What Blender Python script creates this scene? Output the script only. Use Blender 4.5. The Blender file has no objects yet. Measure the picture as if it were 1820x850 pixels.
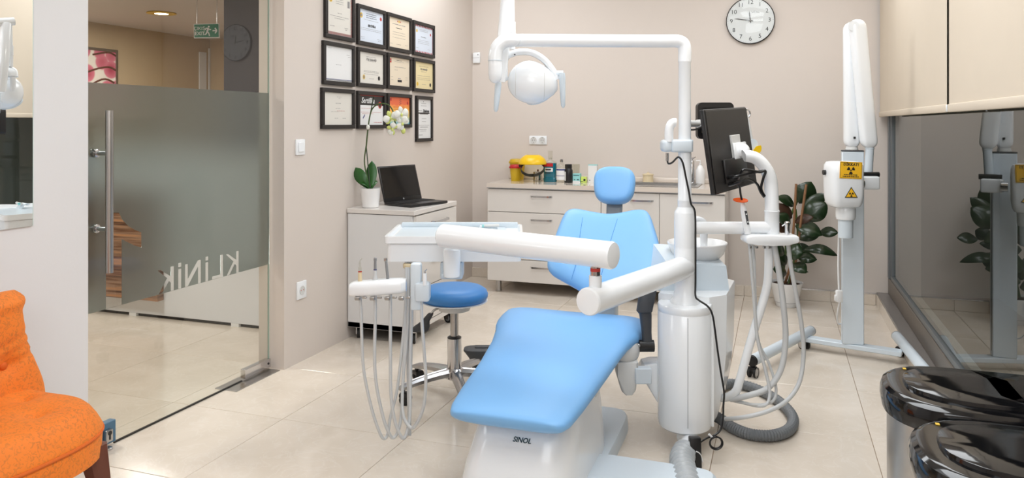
import bpy, bmesh, math, random
from mathutils import Vector, Matrix
random.seed(7)
SC = bpy.context.scene
COL = SC.collection
PI = math.pi

def srgb(r, g, b):
    f = lambda c: (c/255/12.92) if c/255 <= 0.04045 else ((c/255+0.055)/1.055)**2.4
    return (f(r), f(g), f(b), 1.0)

# ---------------------------------------------------------------- camera
cd = bpy.data.cameras.new('camera'); cam = bpy.data.objects.new('camera', cd); COL.objects.link(cam)
cd.sensor_fit = 'HORIZONTAL'; cd.sensor_width = 36.0; cd.lens = 36.0*1350/1820
cd.shift_y = -205/1820
cd.clip_start = 0.05
cam.location = (0, 0, 1.30); cam.rotation_euler = (PI/2, 0, math.radians(19.309))
SC.camera = cam
# ---------------------------------------------------------------- world, lights, exposure
w = bpy.data.worlds.new('world'); SC.world = w; w.use_nodes = True
w.node_tree.nodes['Background'].inputs[0].default_value = srgb(120, 125, 130)
w.node_tree.nodes['Background'].inputs[1].default_value = 0.10
def area(name, loc, sx, sy, power, col=(1, 1, 1), rot=(0, 0, 0)):
    l = bpy.data.lights.new(name, 'AREA'); l.shape = 'RECTANGLE'; l.size = sx; l.size_y = sy
    l.energy = power; l.color = col
    o = bpy.data.objects.new(name, l); o.location = loc; o.rotation_euler = rot; COL.objects.link(o)
    return o
# ceiling luminaires of the surgery (above the frame) and of the reception
for (x, y, p) in [(-1.65, 0.9, 2.5), (-0.1, 0.9, 16), (-1.2, 2.9, 4), (-0.2, 2.9, 18), (-1.95, 4.75, 15), (0.05, 4.7, 12)]:
    area('ceiling_light', (x, y, 2.73), 1.1, 1.1, p, (0.935, 0.972, 1.0))
area('camera_fill', (0.0, -0.9, 2.2), 1.6, 1.0, 16, (0.935, 0.972, 1.0), (math.radians(62), 0, 0))  # soft fill added behind the camera, not a fitting of the room
for (x, y, p) in [(-4.0, 2.7, 23), (-5.4, 3.5, 14), (-5.8, 5.9, 22)]:
    area('reception_light', (x, y, 2.37), 0.5, 0.5, p, (1.0, 0.965, 0.92))
SC.view_settings.view_transform = 'Standard'; SC.view_settings.look = 'None'
SC.view_settings.gamma = 1.0; SC.view_settings.use_curve_mapping = False
SC.view_settings.exposure = 0.62

# ---------------------------------------------------------------- materials
def nodes(name):
    m = bpy.data.materials.new(name); m.use_nodes = True
    nt = m.node_tree; return m, nt, nt.nodes['Principled BSDF']
def mat(name, col, rough=0.5, metal=0.0, var=0.04, scale=8.0, bump=0.0, bscale=60.0, coat=0.0, spec=None, alpha=None, trans=0.0):
    m, nt, b = nodes(name)
    N = nt.nodes; L = nt.links
    tc = N.new('ShaderNodeTexCoord')
    nz = N.new('ShaderNodeTexNoise'); nz.inputs['Scale'].default_value = scale; nz.inputs['Detail'].default_value = 3
    L.new(tc.outputs['Object'], nz.inputs['Vector'])
    mx = N.new('ShaderNodeMix'); mx.data_type = 'RGBA'
    c2 = tuple(max(0, c*(1-var)) for c in col[:3])+(1,)
    mx.inputs['A'].default_value = col; mx.inputs['B'].default_value = c2
    L.new(nz.outputs['Fac'], mx.inputs['Factor']); L.new(mx.outputs['Result'], b.inputs['Base Color'])
    b.inputs['Roughness'].default_value = rough; b.inputs['Metallic'].default_value = metal
    b.inputs['Coat Weight'].default_value = coat; b.inputs['Coat Roughness'].default_value = 0.06
    if spec is not None: b.inputs['Specular IOR Level'].default_value = spec
    if trans: b.inputs['Transmission Weight'].default_value = trans
    if alpha is not None: b.inputs['Alpha'].default_value = alpha
    if bump:
        n2 = N.new('ShaderNodeTexNoise'); n2.inputs['Scale'].default_value = bscale; n2.inputs['Detail'].default_value = 4
        L.new(tc.outputs['Object'], n2.inputs['Vector'])
        bp = N.new('ShaderNodeBump'); bp.inputs['Strength'].default_value = bump; bp.inputs['Distance'].default_value = 0.002
        L.new(n2.outputs['Fac'], bp.inputs['Height']); L.new(bp.outputs['Normal'], b.inputs['Normal'])
    return m
def emit(name, col, s):
    m, nt, b = nodes(name)
    b.inputs['Base Color'].default_value = col; b.inputs['Emission Color'].default_value = col; b.inputs['Emission Strength'].default_value = s
    return m
def glass(name, tint=(0.93, 0.97, 0.95, 1), ior=1.5, rough=0.0, amount=1.0):
    m = bpy.data.materials.new(name); m.use_nodes = True; nt = m.node_tree; N = nt.nodes; L = nt.links
    N.remove(N['Principled BSDF'])
    t = N.new('ShaderNodeBsdfTransparent'); t.inputs[0].default_value = tint
    g = N.new('ShaderNodeBsdfGlossy'); g.inputs['Roughness'].default_value = rough; g.inputs[0].default_value = (0.95, 0.97, 0.97, 1)
    f = N.new('ShaderNodeFresnel'); f.inputs['IOR'].default_value = ior
    mu = N.new('ShaderNodeMath'); mu.operation = 'MULTIPLY'; mu.inputs[1].default_value = amount
    mx = N.new('ShaderNodeMixShader')
    ge = N.new('ShaderNodeNewGeometry'); sb = N.new('ShaderNodeMath'); sb.operation = 'SUBTRACT'; sb.inputs[0].default_value = 1.0
    L.new(ge.outputs['Backfacing'], sb.inputs[1]); m2 = N.new('ShaderNodeMath'); m2.operation = 'MULTIPLY'
    L.new(f.outputs[0], mu.inputs[0]); L.new(mu.outputs[0], m2.inputs[0]); L.new(sb.outputs[0], m2.inputs[1]); L.new(m2.outputs[0], mx.inputs[0]); L.new(t.outputs[0], mx.inputs[1]); L.new(g.outputs[0], mx.inputs[2])
    L.new(mx.outputs[0], N['Material Output'].inputs['Surface'])
    return m
M = {}
M['wall'] = mat('wall_paint', srgb(217, 207, 199), 0.75, var=0.015, bump=0.12, bscale=90)
M['wall_white'] = mat('wall_white_paint', srgb(226, 225, 226), 0.7, var=0.015, bump=0.1, bscale=90)
M['ceiling'] = mat('ceiling_paint', srgb(238, 236, 232), 0.8, var=0.01)
M['beige'] = mat('reception_beige_paint', srgb(196, 172, 138), 0.8, var=0.05, bump=0.2, bscale=120)
M['dark_wall'] = mat('reception_dark_paint', srgb(66, 62, 65), 0.8, var=0.05)
M['far_wall'] = mat('far_grey_render', srgb(168, 168, 162), 0.85, var=0.05)
M['rc_ceiling'] = mat('reception_ceiling_paint', srgb(205, 196, 190), 0.85)
M['plastic'] = mat('white_plastic', srgb(244, 247, 250), 0.22, var=0.015, coat=0.35)
M['plastic_grey'] = mat('grey_white_plastic', srgb(216, 216, 214), 0.35, var=0.02)
M['plastic_cool'] = mat('cool_white_plastic', srgb(214, 224, 232), 0.3, var=0.02)
M['film_blue'] = mat('pale_blue_cover_film', srgb(214, 226, 235), 0.25, var=0.04, bump=0.15, bscale=14)
M['lacquer'] = mat('white_lacquer', srgb(226, 221, 216), 0.22, var=0.01, coat=0.2)
M['lacquer_cool'] = mat('white_lacquer_side', srgb(226, 226, 226), 0.3, var=0.01)
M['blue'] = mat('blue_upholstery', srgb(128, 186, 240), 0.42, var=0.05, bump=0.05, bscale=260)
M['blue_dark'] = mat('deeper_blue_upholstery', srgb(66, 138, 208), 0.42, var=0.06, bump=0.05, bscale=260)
M['chrome'] = mat('chrome', srgb(205, 205, 207), 0.14, 1.0, var=0.02)
M['polished'] = mat('polished_aluminium', srgb(176, 176, 178), 0.24, 1.0, var=0.05)
M['steel'] = mat('brushed_steel', srgb(190, 188, 186), 0.30, 1.0, var=0.08, scale=30)
M['alu'] = mat('grey_aluminium', srgb(132, 138, 142), 0.42, 0.75, var=0.05)
M['bronze'] = mat('bronze_aluminium', srgb(128, 120, 112), 0.42, 0.6, var=0.05)
M['black'] = mat('black_plastic', srgb(26, 25, 26), 0.35, var=0.1)
M['black_gloss'] = mat('glossy_black_plastic', srgb(15, 15, 17), 0.07, var=0.05)
M['black_frame'] = mat('black_frame_wood', srgb(30, 26, 25), 0.45, var=0.15, scale=40)
M['rubber'] = mat('black_rubber', srgb(24, 24, 25), 0.6, var=0.1)
M['grey_dark'] = mat('dark_grey_plastic', srgb(66, 68, 72), 0.5, var=0.1, bump=0.1, bscale=200)
M['grey_mid'] = mat('mid_grey_plastic', srgb(140, 142, 144), 0.45, var=0.05)
M['hose'] = mat('pale_grey_hose', srgb(205, 207, 208), 0.4, var=0.04)
M['hose_grey'] = mat('ribbed_grey_hose', srgb(118, 122, 126), 0.5, var=0.12, scale=30)
M['duct'] = mat('translucent_duct', srgb(186, 190, 193), 0.3, var=0.15, scale=60)
M['blind'] = mat('cream_blind_fabric', srgb(212, 199, 181), 0.85, var=0.03, bump=0.1, bscale=400)
M['white'] = mat('white_paper', srgb(232, 232, 232), 0.7, var=0.01)
M['ceramic'] = mat('white_ceramic', srgb(240, 240, 240), 0.2, var=0.01, coat=0.3)
M['leaf'] = mat('orchid_leaf', srgb(40, 98, 34), 0.35, var=0.4, scale=20)
M['leaf_dark'] = mat('rubber_leaf', srgb(36, 58, 30), 0.28, var=0.5, scale=14, coat=0.2)
M['leaf_brown'] = mat('rubber_leaf_underside', srgb(74, 50, 36), 0.4, var=0.3, scale=14)
M['stem'] = mat('green_stem', srgb(70, 92, 40), 0.5, var=0.3, scale=30)
M['bamboo'] = mat('bamboo_stake', srgb(150, 108, 74), 0.6, var=0.3, scale=50)
M['soil'] = mat('dark_soil', srgb(66, 44, 34), 0.95, var=0.5, scale=60, bump=0.8, bscale=120)
M['petal'] = mat('white_petal', srgb(240, 240, 232), 0.5, var=0.03)
M['petal_green'] = mat('lime_petal', srgb(214, 224, 130), 0.5, var=0.08)
M['granite'] = mat('granite', srgb(150, 144, 140), 0.25, var=0.75, scale=260)
M['yellow'] = mat('yellow_plastic', srgb(240, 196, 22), 0.3, var=0.03)
M['yellow_bin'] = mat('mustard_plastic', srgb(206, 172, 30), 0.35, var=0.05)
M['red'] = mat('red_plastic', srgb(190, 34, 40), 0.4, var=0.05)
M['teal'] = mat('teal_liquid', srgb(0, 104, 124), 0.12, var=0.08, coat=0.5)
M['teal_box'] = mat('mint_card', srgb(150, 214, 214), 0.5, var=0.03)
M['lime'] = mat('lime_card', srgb(206, 226, 112), 0.5, var=0.03)
M['cream'] = mat('cream_ceramic', srgb(226, 208, 172), 0.5, var=0.05)
M['navy'] = mat('navy_ink', srgb(44, 52, 120), 0.6)
M['ink'] = mat('dark_ink', srgb(26, 25, 27), 0.6)
M['ink_grey'] = mat('grey_ink', srgb(140, 138, 138), 0.6)
M['ink_red'] = mat('red_ink', srgb(190, 60, 54), 0.6)
M['ink_teal'] = mat('deep_teal_ink', srgb(28, 62, 74), 0.5)
M['gold'] = mat('gold_ink', srgb(226, 186, 60), 0.5)
M['sign_yellow'] = mat('warning_yellow', srgb(255, 198, 44), 0.45, var=0.02)
M['sign_green'] = mat('exit_green', srgb(8, 118, 84), 0.4, var=0.02)
M['orange_shield'] = mat('orange_shield', srgb(226, 92, 36), 0.2, var=0.05)
M['mahogany'] = mat('mahogany', srgb(108, 58, 40), 0.35, var=0.35, scale=25)
M['patch_blue'] = mat('blue_film_patch', srgb(72, 112, 140), 0.35, var=0.08)
M['glass'] = glass('clear_glass', (0.95, 0.965, 0.95, 1))
M['glass_edge'] = mat('green_glass_edge', srgb(196, 220, 212), 0.2, var=0.05)
M['window_glass'] = glass('window_glass', (0.74, 0.77, 0.76, 1), 1.5)
M['clear'] = glass('clear_plastic', (0.93, 0.93, 0.90, 1), 1.35)
M['amber_clear'] = glass('visor_plastic', (0.93, 0.90, 0.78, 1), 1.35)
M['mirror'] = mat('mirror_silver', (0.93, 0.94, 0.93, 1), 0.0, 1.0, var=0.0)
M['lamp_on'] = emit('lit_diffuser', (1.0, 0.82, 0.55, 1), 9.0)
M['amber_light'] = emit('amber_lamp', (1.0, 0.62, 0.2, 1), 2.0)

def floor_mat():
    m, nt, b = nodes('polished_porcelain'); N = nt.nodes; L = nt.links
    tc = N.new('ShaderNodeTexCoord'); oi = N.new('ShaderNodeObjectInfo')
    ad = N.new('ShaderNodeVectorMath'); ad.operation = 'ADD'
    sc = N.new('ShaderNodeVectorMath'); sc.operation = 'SCALE'; sc.inputs['Scale'].default_value = 40
    cb = N.new('ShaderNodeCombineXYZ'); L.new(oi.outputs['Random'], cb.inputs[0]); L.new(oi.outputs['Random'], cb.inputs[1])
    L.new(cb.outputs[0], sc.inputs[0]); L.new(tc.outputs['Object'], ad.inputs[0]); L.new(sc.outputs[0], ad.inputs[1])
    n1 = N.new('ShaderNodeTexNoise'); n1.inputs['Scale'].default_value = 2.6; n1.inputs['Detail'].default_value = 5; n1.inputs['Distortion'].default_value = 1.1
    L.new(ad.outputs[0], n1.inputs['Vector'])
    n2 = N.new('ShaderNodeTexNoise'); n2.inputs['Scale'].default_value = 7; n2.inputs['Detail'].default_value = 6; n2.inputs['Distortion'].default_value = 2.0
    L.new(ad.outputs[0], n2.inputs['Vector'])
    cr = N.new('ShaderNodeValToRGB'); e = cr.color_ramp.elements
    e[0].position = 0.3; e[0].color = srgb(216, 204, 189); e[1].position = 0.7; e[1].color = srgb(230, 219, 206)
    L.new(n1.outputs['Fac'], cr.inputs[0])
    c2 = N.new('ShaderNodeValToRGB'); e = c2.color_ramp.elements
    e[0].position = 0.47; e[0].color = (0, 0, 0, 1); e[1].position = 0.50; e[1].color = (1, 1, 1, 1)
    k = c2.color_ramp.elements.new(0.53); k.color = (0, 0, 0, 1)
    L.new(n2.outputs['Fac'], c2.inputs[0])
    mu = N.new('ShaderNodeMath'); mu.operation = 'MULTIPLY'; mu.inputs[1].default_value = 0.22; L.new(c2.outputs[0], mu.inputs[0])
    mx = N.new('ShaderNodeMix'); mx.data_type = 'RGBA'; mx.inputs['B'].default_value = srgb(240, 235, 228)
    L.new(mu.outputs[0], mx.inputs['Factor']); L.new(cr.outputs[0], mx.inputs['A']); L.new(mx.outputs['Result'], b.inputs['Base Color'])
    b.inputs['Roughness'].default_value = 0.13; b.inputs['Specular IOR Level'].default_value = 0.45
    return m
M['tile'] = floor_mat()
M['grout'] = mat('brown_grout', srgb(150, 128, 106), 0.9)

def film_mat():
    m = bpy.data.materials.new('frosted_film'); m.use_nodes = True; nt = m.node_tree; N = nt.nodes; L = nt.links
    N.remove(N['Principled BSDF'])
    tr = N.new('ShaderNodeBsdfTranslucent'); tr.inputs[0].default_value = (0.58, 0.585, 0.56, 1)
    df = N.new('ShaderNodeBsdfDiffuse'); df.inputs[0].default_value = (0.27, 0.275, 0.265, 1)
    rf = N.new('ShaderNodeBsdfRefraction'); rf.inputs[0].default_value = (0.66, 0.71, 0.70, 1); rf.inputs['Roughness'].default_value = 0.34; rf.inputs['IOR'].default_value = 1.25
    gl = N.new('ShaderNodeBsdfGlossy'); gl.inputs['Roughness'].default_value = 0.03
    fr = N.new('ShaderNodeFresnel'); fr.inputs['IOR'].default_value = 1.45
    a = N.new('ShaderNodeMixShader'); a.inputs[0].default_value = 0.40; L.new(tr.outputs[0], a.inputs[1]); L.new(df.outputs[0], a.inputs[2])
    c = N.new('ShaderNodeMixShader'); c.inputs[0].default_value = 0.78; L.new(a.outputs[0], c.inputs[1]); L.new(rf.outputs[0], c.inputs[2])
    d = N.new('ShaderNodeMixShader'); L.new(fr.outputs[0], d.inputs[0]); L.new(c.outputs[0], d.inputs[1]); L.new(gl.outputs[0], d.inputs[2])
    L.new(d.outputs[0], N['Material Output'].inputs['Surface'])
    return m
M['film'] = film_mat()

def zebra_mat():
    m, nt, b = nodes('zebrano_veneer'); N = nt.nodes; L = nt.links
    tc = N.new('ShaderNodeTexCoord'); mp = N.new('ShaderNodeMapping'); mp.inputs['Scale'].default_value = (0.9, 1, 26)
    nz = N.new('ShaderNodeTexNoise'); nz.inputs['Scale'].default_value = 1.6; nz.inputs['Detail'].default_value = 5; nz.inputs['Roughness'].default_value = 0.6
    L.new(tc.outputs['Object'], mp.inputs[0]); L.new(mp.outputs[0], nz.inputs['Vector'])
    cr = N.new('ShaderNodeValToRGB'); e = cr.color_ramp.elements
    e[0].position = 0.36; e[0].color = srgb(66, 46, 38); e[1].position = 0.62; e[1].color = srgb(176, 128, 92)
    k = e.new(0.46); k.color = srgb(120, 84, 62); k = e.new(0.54); k.color = srgb(146, 118, 98)
    L.new(nz.outputs['Fac'], cr.inputs[0]); L.new(cr.outputs[0], b.inputs['Base Color']); b.inputs['Roughness'].default_value = 0.35
    return m
M['zebra'] = zebra_mat()

def orange_mat():
    m, nt, b = nodes('orange_velour'); N = nt.nodes; L = nt.links
    tc = N.new('ShaderNodeTexCoord')
    n1 = N.new('ShaderNodeTexNoise'); n1.inputs['Scale'].default_value = 75; n1.inputs['Detail'].default_value = 8; n1.inputs['Distortion'].default_value = 1.6
    n2 = N.new('ShaderNodeTexNoise'); n2.inputs['Scale'].default_value = 9; n2.inputs['Detail'].default_value = 3
    L.new(tc.outputs['Object'], n1.inputs['Vector']); L.new(tc.outputs['Object'], n2.inputs['Vector'])
    cr = N.new('ShaderNodeValToRGB'); e = cr.color_ramp.elements
    e[0].position = 0.40; e[0].color = srgb(176, 96, 38); e[1].position = 0.50; e[1].color = srgb(236, 120, 30)
    L.new(n1.outputs['Fac'], cr.inputs[0])
    mx = N.new('ShaderNodeMix'); mx.data_type = 'RGBA'; mx.inputs['B'].default_value = srgb(242, 132, 38)
    L.new(n2.outputs['Fac'], mx.inputs['Factor']); L.new(cr.outputs[0], mx.inputs['A']); L.new(mx.outputs['Result'], b.inputs['Base Color'])
    b.inputs['Roughness'].default_value = 0.7; b.inputs['Sheen Weight'].default_value = 0.25; b.inputs['Sheen Tint'].default_value = srgb(255, 190, 110)
    bp = N.new('ShaderNodeBump'); bp.inputs['Strength'].default_value = 0.3; bp.inputs['Distance'].default_value = 0.002
    L.new(n1.outputs['Fac'], bp.inputs['Height']); L.new(bp.outputs['Normal'], b.inputs['Normal'])
    return m
M['orange'] = orange_mat()
M['orange_seam'] = mat('orange_piping', srgb(226, 106, 24), 0.7, var=0.2, scale=60)

def blossom_mat():
    m, nt, b = nodes('blossom_print'); N = nt.nodes; L = nt.links
    tc = N.new('ShaderNodeTexCoord'); v = N.new('ShaderNodeTexVoronoi'); v.inputs['Scale'].default_value = 5.5
    L.new(tc.outputs['Object'], v.inputs['Vector'])
    cr = N.new('ShaderNodeValToRGB'); e = cr.color_ramp.elements
    e[0].position = 0.0; e[0].color = srgb(120, 30, 48); e[1].position = 0.22; e[1].color = srgb(186, 74, 96)
    k = e.new(0.52); k.color = srgb(216, 122, 140); k = e.new(0.60); k.color = srgb(236, 226, 214)
    L.new(v.outputs['Distance'], cr.inputs[0]); L.new(cr.outputs[0], b.inputs['Base Color']); b.inputs['Roughness'].default_value = 0.4
    return m
M['blossom'] = blossom_mat()
def sunset_mat():
    m, nt, b = nodes('colourful_print'); N = nt.nodes; L = nt.links
    tc = N.new('ShaderNodeTexCoord'); sp = N.new('ShaderNodeSeparateXYZ'); L.new(tc.outputs['Generated'], sp.inputs[0])
    nz = N.new('ShaderNodeTexNoise'); nz.inputs['Scale'].default_value = 3.0; L.new(tc.outputs['Generated'], nz.inputs['Vector'])
    ma = N.new('ShaderNodeMath'); ma.operation = 'MULTIPLY_ADD'; ma.inputs[1].default_value = 0.5; L.new(nz.outputs['Fac'], ma.inputs[0]); L.new(sp.outputs['Z'], ma.inputs[2])
    cr = N.new('ShaderNodeValToRGB'); e = cr.color_ramp.elements
    e[0].position = 0.28; e[0].color = srgb(120, 190, 206); e[1].position = 1.12; e[1].color = srgb(232, 110, 70)
    for p, c in ((0.5, srgb(226, 214, 150)), (0.72, srgb(244, 186, 84)), (0.95, srgb(240, 140, 74))):
        k = e.new(p); k.color = c
    L.new(ma.outputs[0], cr.inputs[0]); L.new(cr.outputs[0], b.inputs['Base Color'])
    return m
M['sunset'] = sunset_mat()

# ---------------------------------------------------------------- mesh helpers
def cr_path(pts, n=8, closed=False):
    P = [Vector(p) for p in pts]; out = []
    m = len(P)
    rng = range(m if closed else m-1)
    for i in rng:
        if closed: a, b, c, d = P[(i-1) % m], P[i], P[(i+1) % m], P[(i+2) % m]
        else: a, b, c, d = P[max(i-1, 0)], P[i], P[i+1], P[min(i+2, m-1)]
        for k in range(n):
            t = k/n
            out.append(0.5*((2*b)+(c-a)*t+(2*a-5*b+4*c-d)*t*t+(3*b-a-3*c+d)*t**3))
    if not closed: out.append(P[-1])
    return out
class MB:
    def __init__(self): self.bm = bmesh.new(); self.M = Matrix.Identity(4); self.mi = 0
    def v(self, p): return self.bm.verts.new(self.M @ Vector(p))
    def f(self, vs):
        try:
            f = self.bm.faces.new(vs); f.material_index = self.mi; return f
        except ValueError: return None
    def ring_skin(self, rings, caps=True, closed=False):
        R = [[self.v(p) for p in r] for r in rings]; n = len(R[0])
        for i in range(len(R) if closed else len(R)-1):
            a, b = R[i], R[(i+1) % len(R)]
            for k in range(n): self.f([a[k], a[(k+1) % n], b[(k+1) % n], b[k]])
        if caps and not closed: self.f(R[0][::-1]); self.f(R[-1])
        return self
    def box(self, x0, x1, y0, y1, z0, z1, bev=0.0, seg=2):
        vs = [self.v((x, y, z)) for x in (x0, x1) for y in (y0, y1) for z in (z0, z1)]
        fs = [self.f([vs[i] for i in q]) for q in ((0, 1, 3, 2), (4, 6, 7, 5), (0, 4, 5, 1), (2, 3, 7, 6), (0, 2, 6, 4), (1, 5, 7, 3))]
        if bev:
            es = list({e for f in fs for e in f.edges})
            r = bmesh.ops.bevel(self.bm, geom=es, offset=bev, segments=seg, profile=0.5, affect='EDGES', clamp_overlap=True)
            for f in r['faces']: f.material_index = self.mi
        return self
    def tube(self, pts, r, n=12, caps=True, closed=False):
        P = [Vector(p) for p in pts]; m = len(P)
        rr = r if isinstance(r, (list, tuple)) else [r]*m
        T = []
        for i in range(m):
            a = P[(i-1) % m] if (closed or i > 0) else P[i]; b = P[(i+1) % m] if (closed or i < m-1) else P[i]
            T.append((b-a).normalized())
        up = Vector((0, 0, 1)) if abs(T[0].z) < 0.9 else Vector((1, 0, 0))
        u = T[0].cross(up).normalized(); rings = []
        for i in range(m):
            u = (u-T[i]*u.dot(T[i])).normalized(); w_ = T[i].cross(u)
            rings.append([P[i]+(u*math.cos(2*PI*k/n)+w_*math.sin(2*PI*k/n))*rr[i] for k in range(n)])
        return self.ring_skin(rings, caps, closed)
    def lathe(self, prof, c=(0, 0, 0), n=28, axis=None, hollow=False):
        X = Matrix.Translation(c) @ (axis if axis else Matrix.Identity(4))
        rings = [[X @ Vector((max(r, 1e-4)*math.cos(2*PI*k/n), max(r, 1e-4)*math.sin(2*PI*k/n), z)) for k in range(n)] for r, z in prof]
        return self.ring_skin(rings, not hollow, hollow)
    def prism(self, poly, d0, d1, bev=0.0, seg=2):
        """poly in local x,y; extruded from z=d0 to z=d1 in the current matrix"""
        a = [self.v((p[0], p[1], d0)) for p in poly]; b = [self.v((p[0], p[1], d1)) for p in poly]; n = len(poly)
        fs = [self.f(a[::-1]), self.f(b)]
        for k in range(n): fs.append(self.f([a[k], a[(k+1) % n], b[(k+1) % n], b[k]]))
        if bev:
            es = list({e for f in fs[:2] if f for e in f.edges})
            r = bmesh.ops.bevel(self.bm, geom=es, offset=bev, segments=seg, profile=0.5, affect='EDGES', clamp_overlap=True)
            for f in r['faces']: f.material_index = self.mi
        return self
    def quad(self, *ps): self.f([self.v(p) for p in ps]); return self
    def ellipsoid(self, c, a, n=24, m=14, fn=None):
        rings = []
        for j in range(m+1):
            t = PI*j/m; st = max(math.sin(t), 1e-3)
            ring = []
            for k in range(n):
                p = Vector((a[0]*st*math.cos(2*PI*k/n), a[1]*st*math.sin(2*PI*k/n), -a[2]*math.cos(t)))
                if fn: p = fn(p)
                ring.append(Vector(c)+p)
            rings.append(ring)
        return self.ring_skin(rings)
    def cushion(self, st, e=4.0, n=36, sag=0.0):
        """st: (centre, across, normal, half width, half thickness[, sag])"""
        rings = []
        for s in st:
            c, u, nn, hw, ht = Vector(s[0]), Vector(s[1]).normalized(), Vector(s[2]).normalized(), s[3], s[4]
            sg = s[5] if len(s) > 5 else sag
            r = []
            for k in range(n):
                a = 2*PI*k/n; ca, sa = math.cos(a), math.sin(a)
                x = hw*math.copysign(abs(ca)**(2/e), ca); y = ht*math.copysign(abs(sa)**(2/2.6), sa)
                r.append(c+u*x+nn*(y+sg*(x/max(hw, 1e-4))**2))
            rings.append(r)
        return self.ring_skin(rings)
def xform(loc=(0, 0, 0), rz=0.0, rx=0.0, ry=0.0):
    return Matrix.Translation(loc) @ Matrix.Rotation(rz, 4, 'Z') @ Matrix.Rotation(ry, 4, 'Y') @ Matrix.Rotation(rx, 4, 'X')
def frame(o, x, y, z=None):
    x = Vector(x).normalized(); y = Vector(y); y = (y-x*x.dot(y)).normalized(); z = x.cross(y)
    m = Matrix((x, y, z)).transposed().to_4x4(); m.translation = Vector(o); return m
def axis_to(d):
    return Vector((0, 0, 1)).rotation_difference(Vector(d)).to_matrix().to_4x4()

WM = {}
def finish(name, mb, m, smooth=True, ang=38):
    me = bpy.data.meshes.new(name)
    bmesh.ops.recalc_face_normals(mb.bm, faces=mb.bm.faces)
    mb.bm.to_mesh(me); mb.bm.free()
    for x in (m if isinstance(m, (list, tuple)) else [m]): me.materials.append(M[x] if isinstance(x, str) else x)
    if smooth:
        me.shade_smooth(); me.set_sharp_from_angle(angle=math.radians(ang))
    return me
def part(name, mb, m, parent, smooth=True, ang=38, label=None, kind=None):
    me = mb if isinstance(mb, bpy.types.Mesh) else finish(name, mb, m, smooth, ang)
    o = bpy.data.objects.new(name, me); COL.objects.link(o)
    o.parent = parent; me.transform(WM[parent].inverted()); WM[o] = WM[parent]
    if label: o['label'] = label
    if kind: o['kind'] = kind
    return o
def tag(o, label=None, cat=None, group=None, kind=None):
    for k, v_ in (('label', label), ('category', cat), ('group', group), ('kind', kind)):
        if v_: o[k] = v_
    return o
def thing(name, label, cat, loc=(0, 0, 0), rz=0.0, group=None):
    o = bpy.data.objects.new(name, None); COL.objects.link(o); o.empty_display_size = 0.05
    o.location = loc; o.rotation_euler = (0, 0, rz); WM[o] = xform(loc, rz)
    return tag(o, label, cat, group)
def solo(name, mb, m, label=None, cat=None, group=None, kind=None, smooth=True, ang=38):
    """a thing that is one mesh; origin at the bottom centre of its box"""
    me = mb if isinstance(mb, bpy.types.Mesh) else finish(name, mb, m, smooth, ang)
    xs = [v.co for v in me.vertices]
    c = Vector(((min(v.x for v in xs)+max(v.x for v in xs))/2, (min(v.y for v in xs)+max(v.y for v in xs))/2, min(v.z for v in xs)))
    me.transform(Matrix.Translation(-c))
    o = bpy.data.objects.new(name, me); COL.objects.link(o); o.location = c; WM[o] = Matrix.Translation(c)
    return tag(o, label, cat, group, kind)
def struct(name, mb, m, smooth=False, label=None):
    return solo(name, mb, m, label, None, None, 'structure', smooth)
def boxp(*a, **k): return MB().box(*a, **k)
def tubep(*a, **k): return MB().tube(*a, **k)
def text_mesh(body, size, mtx, depth=0.0004, align='CENTER', shear=0.0, space=1.0, bold=0.0):
    c = bpy.data.curves.new('txt', 'FONT'); c.body = body; c.size = size; c.extrude = depth; c.align_x = align; c.align_y = 'CENTER'
    c.shear = shear; c.space_character = space; c.offset = bold; c.resolution_u = 3
    o = bpy.data.objects.new('txt', c); COL.objects.link(o)
    me = bpy.data.meshes.new_from_object(o); bpy.data.objects.remove(o); bpy.data.curves.remove(c)
    me.transform(mtx); return me
def text(body, size, mtx, m, parent, name='lettering', **k):
    me = text_mesh(body, size, mtx, **k); me.materials.clear(); me.materials.append(M[m])
    return part(name, me, m, parent)
def clone(o, loc, label=None, parent=None, group=None):
    c = o.copy(); COL.objects.link(c)
    if parent is None:
        d = Vector(loc)-o.location; c.location = loc; WM[c] = Matrix.Translation(d) @ WM[o]
    else: c.parent = parent; WM[c] = WM[parent]
    if label: c['label'] = label
    if group: c['group'] = group
    for ch in list(o.children): clone(ch, None, None, c)
    return c
CAMYAW = math.radians(19.309)
RT = Vector((math.cos(CAMYAW), math.sin(CAMYAW), 0)); FW = Vector((-math.sin(CAMYAW), math.cos(CAMYAW), 0)); UP = Vector((0, 0, 1))
# ================================================================ THE SETTING
TS = 0.605
fl = struct('floor', boxp(-8.2, 1.6, -1.2, 8.2, -0.12, -0.0035), 'grout')
tm = MB().box(-TS/2+0.0012, TS/2-0.0012, -TS/2+0.0012, TS/2-0.0012, -0.012, 0.0, 0.0012, 1)
tile_me = finish('tile', tm, 'tile', False)
WM[fl] = Matrix.Translation(fl.location)
def tile(cx, cy):
    o = bpy.data.objects.new('tile', tile_me); COL.objects.link(o); o.parent = fl
    o.location = Vector((cx, cy, 0))-fl.location
for i in range(-12, 1):
    for j in range(-6, 5):
        cx, cy = 0.363-TS*i*-1-TS/2, 4.03+TS*j+TS/2
        if cx > 0.7 or cx < -7.3: continue
        # only where this view or one a step aside can see the floor
        if cx > -2.7 and cy < 0.3: continue
        if cx < -2.7 and cy < 1.6: continue
        tile(cx, cy)
for j in range(-6, 4): tile(0.363+TS/2, 4.03+TS*j+TS/2)

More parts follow.
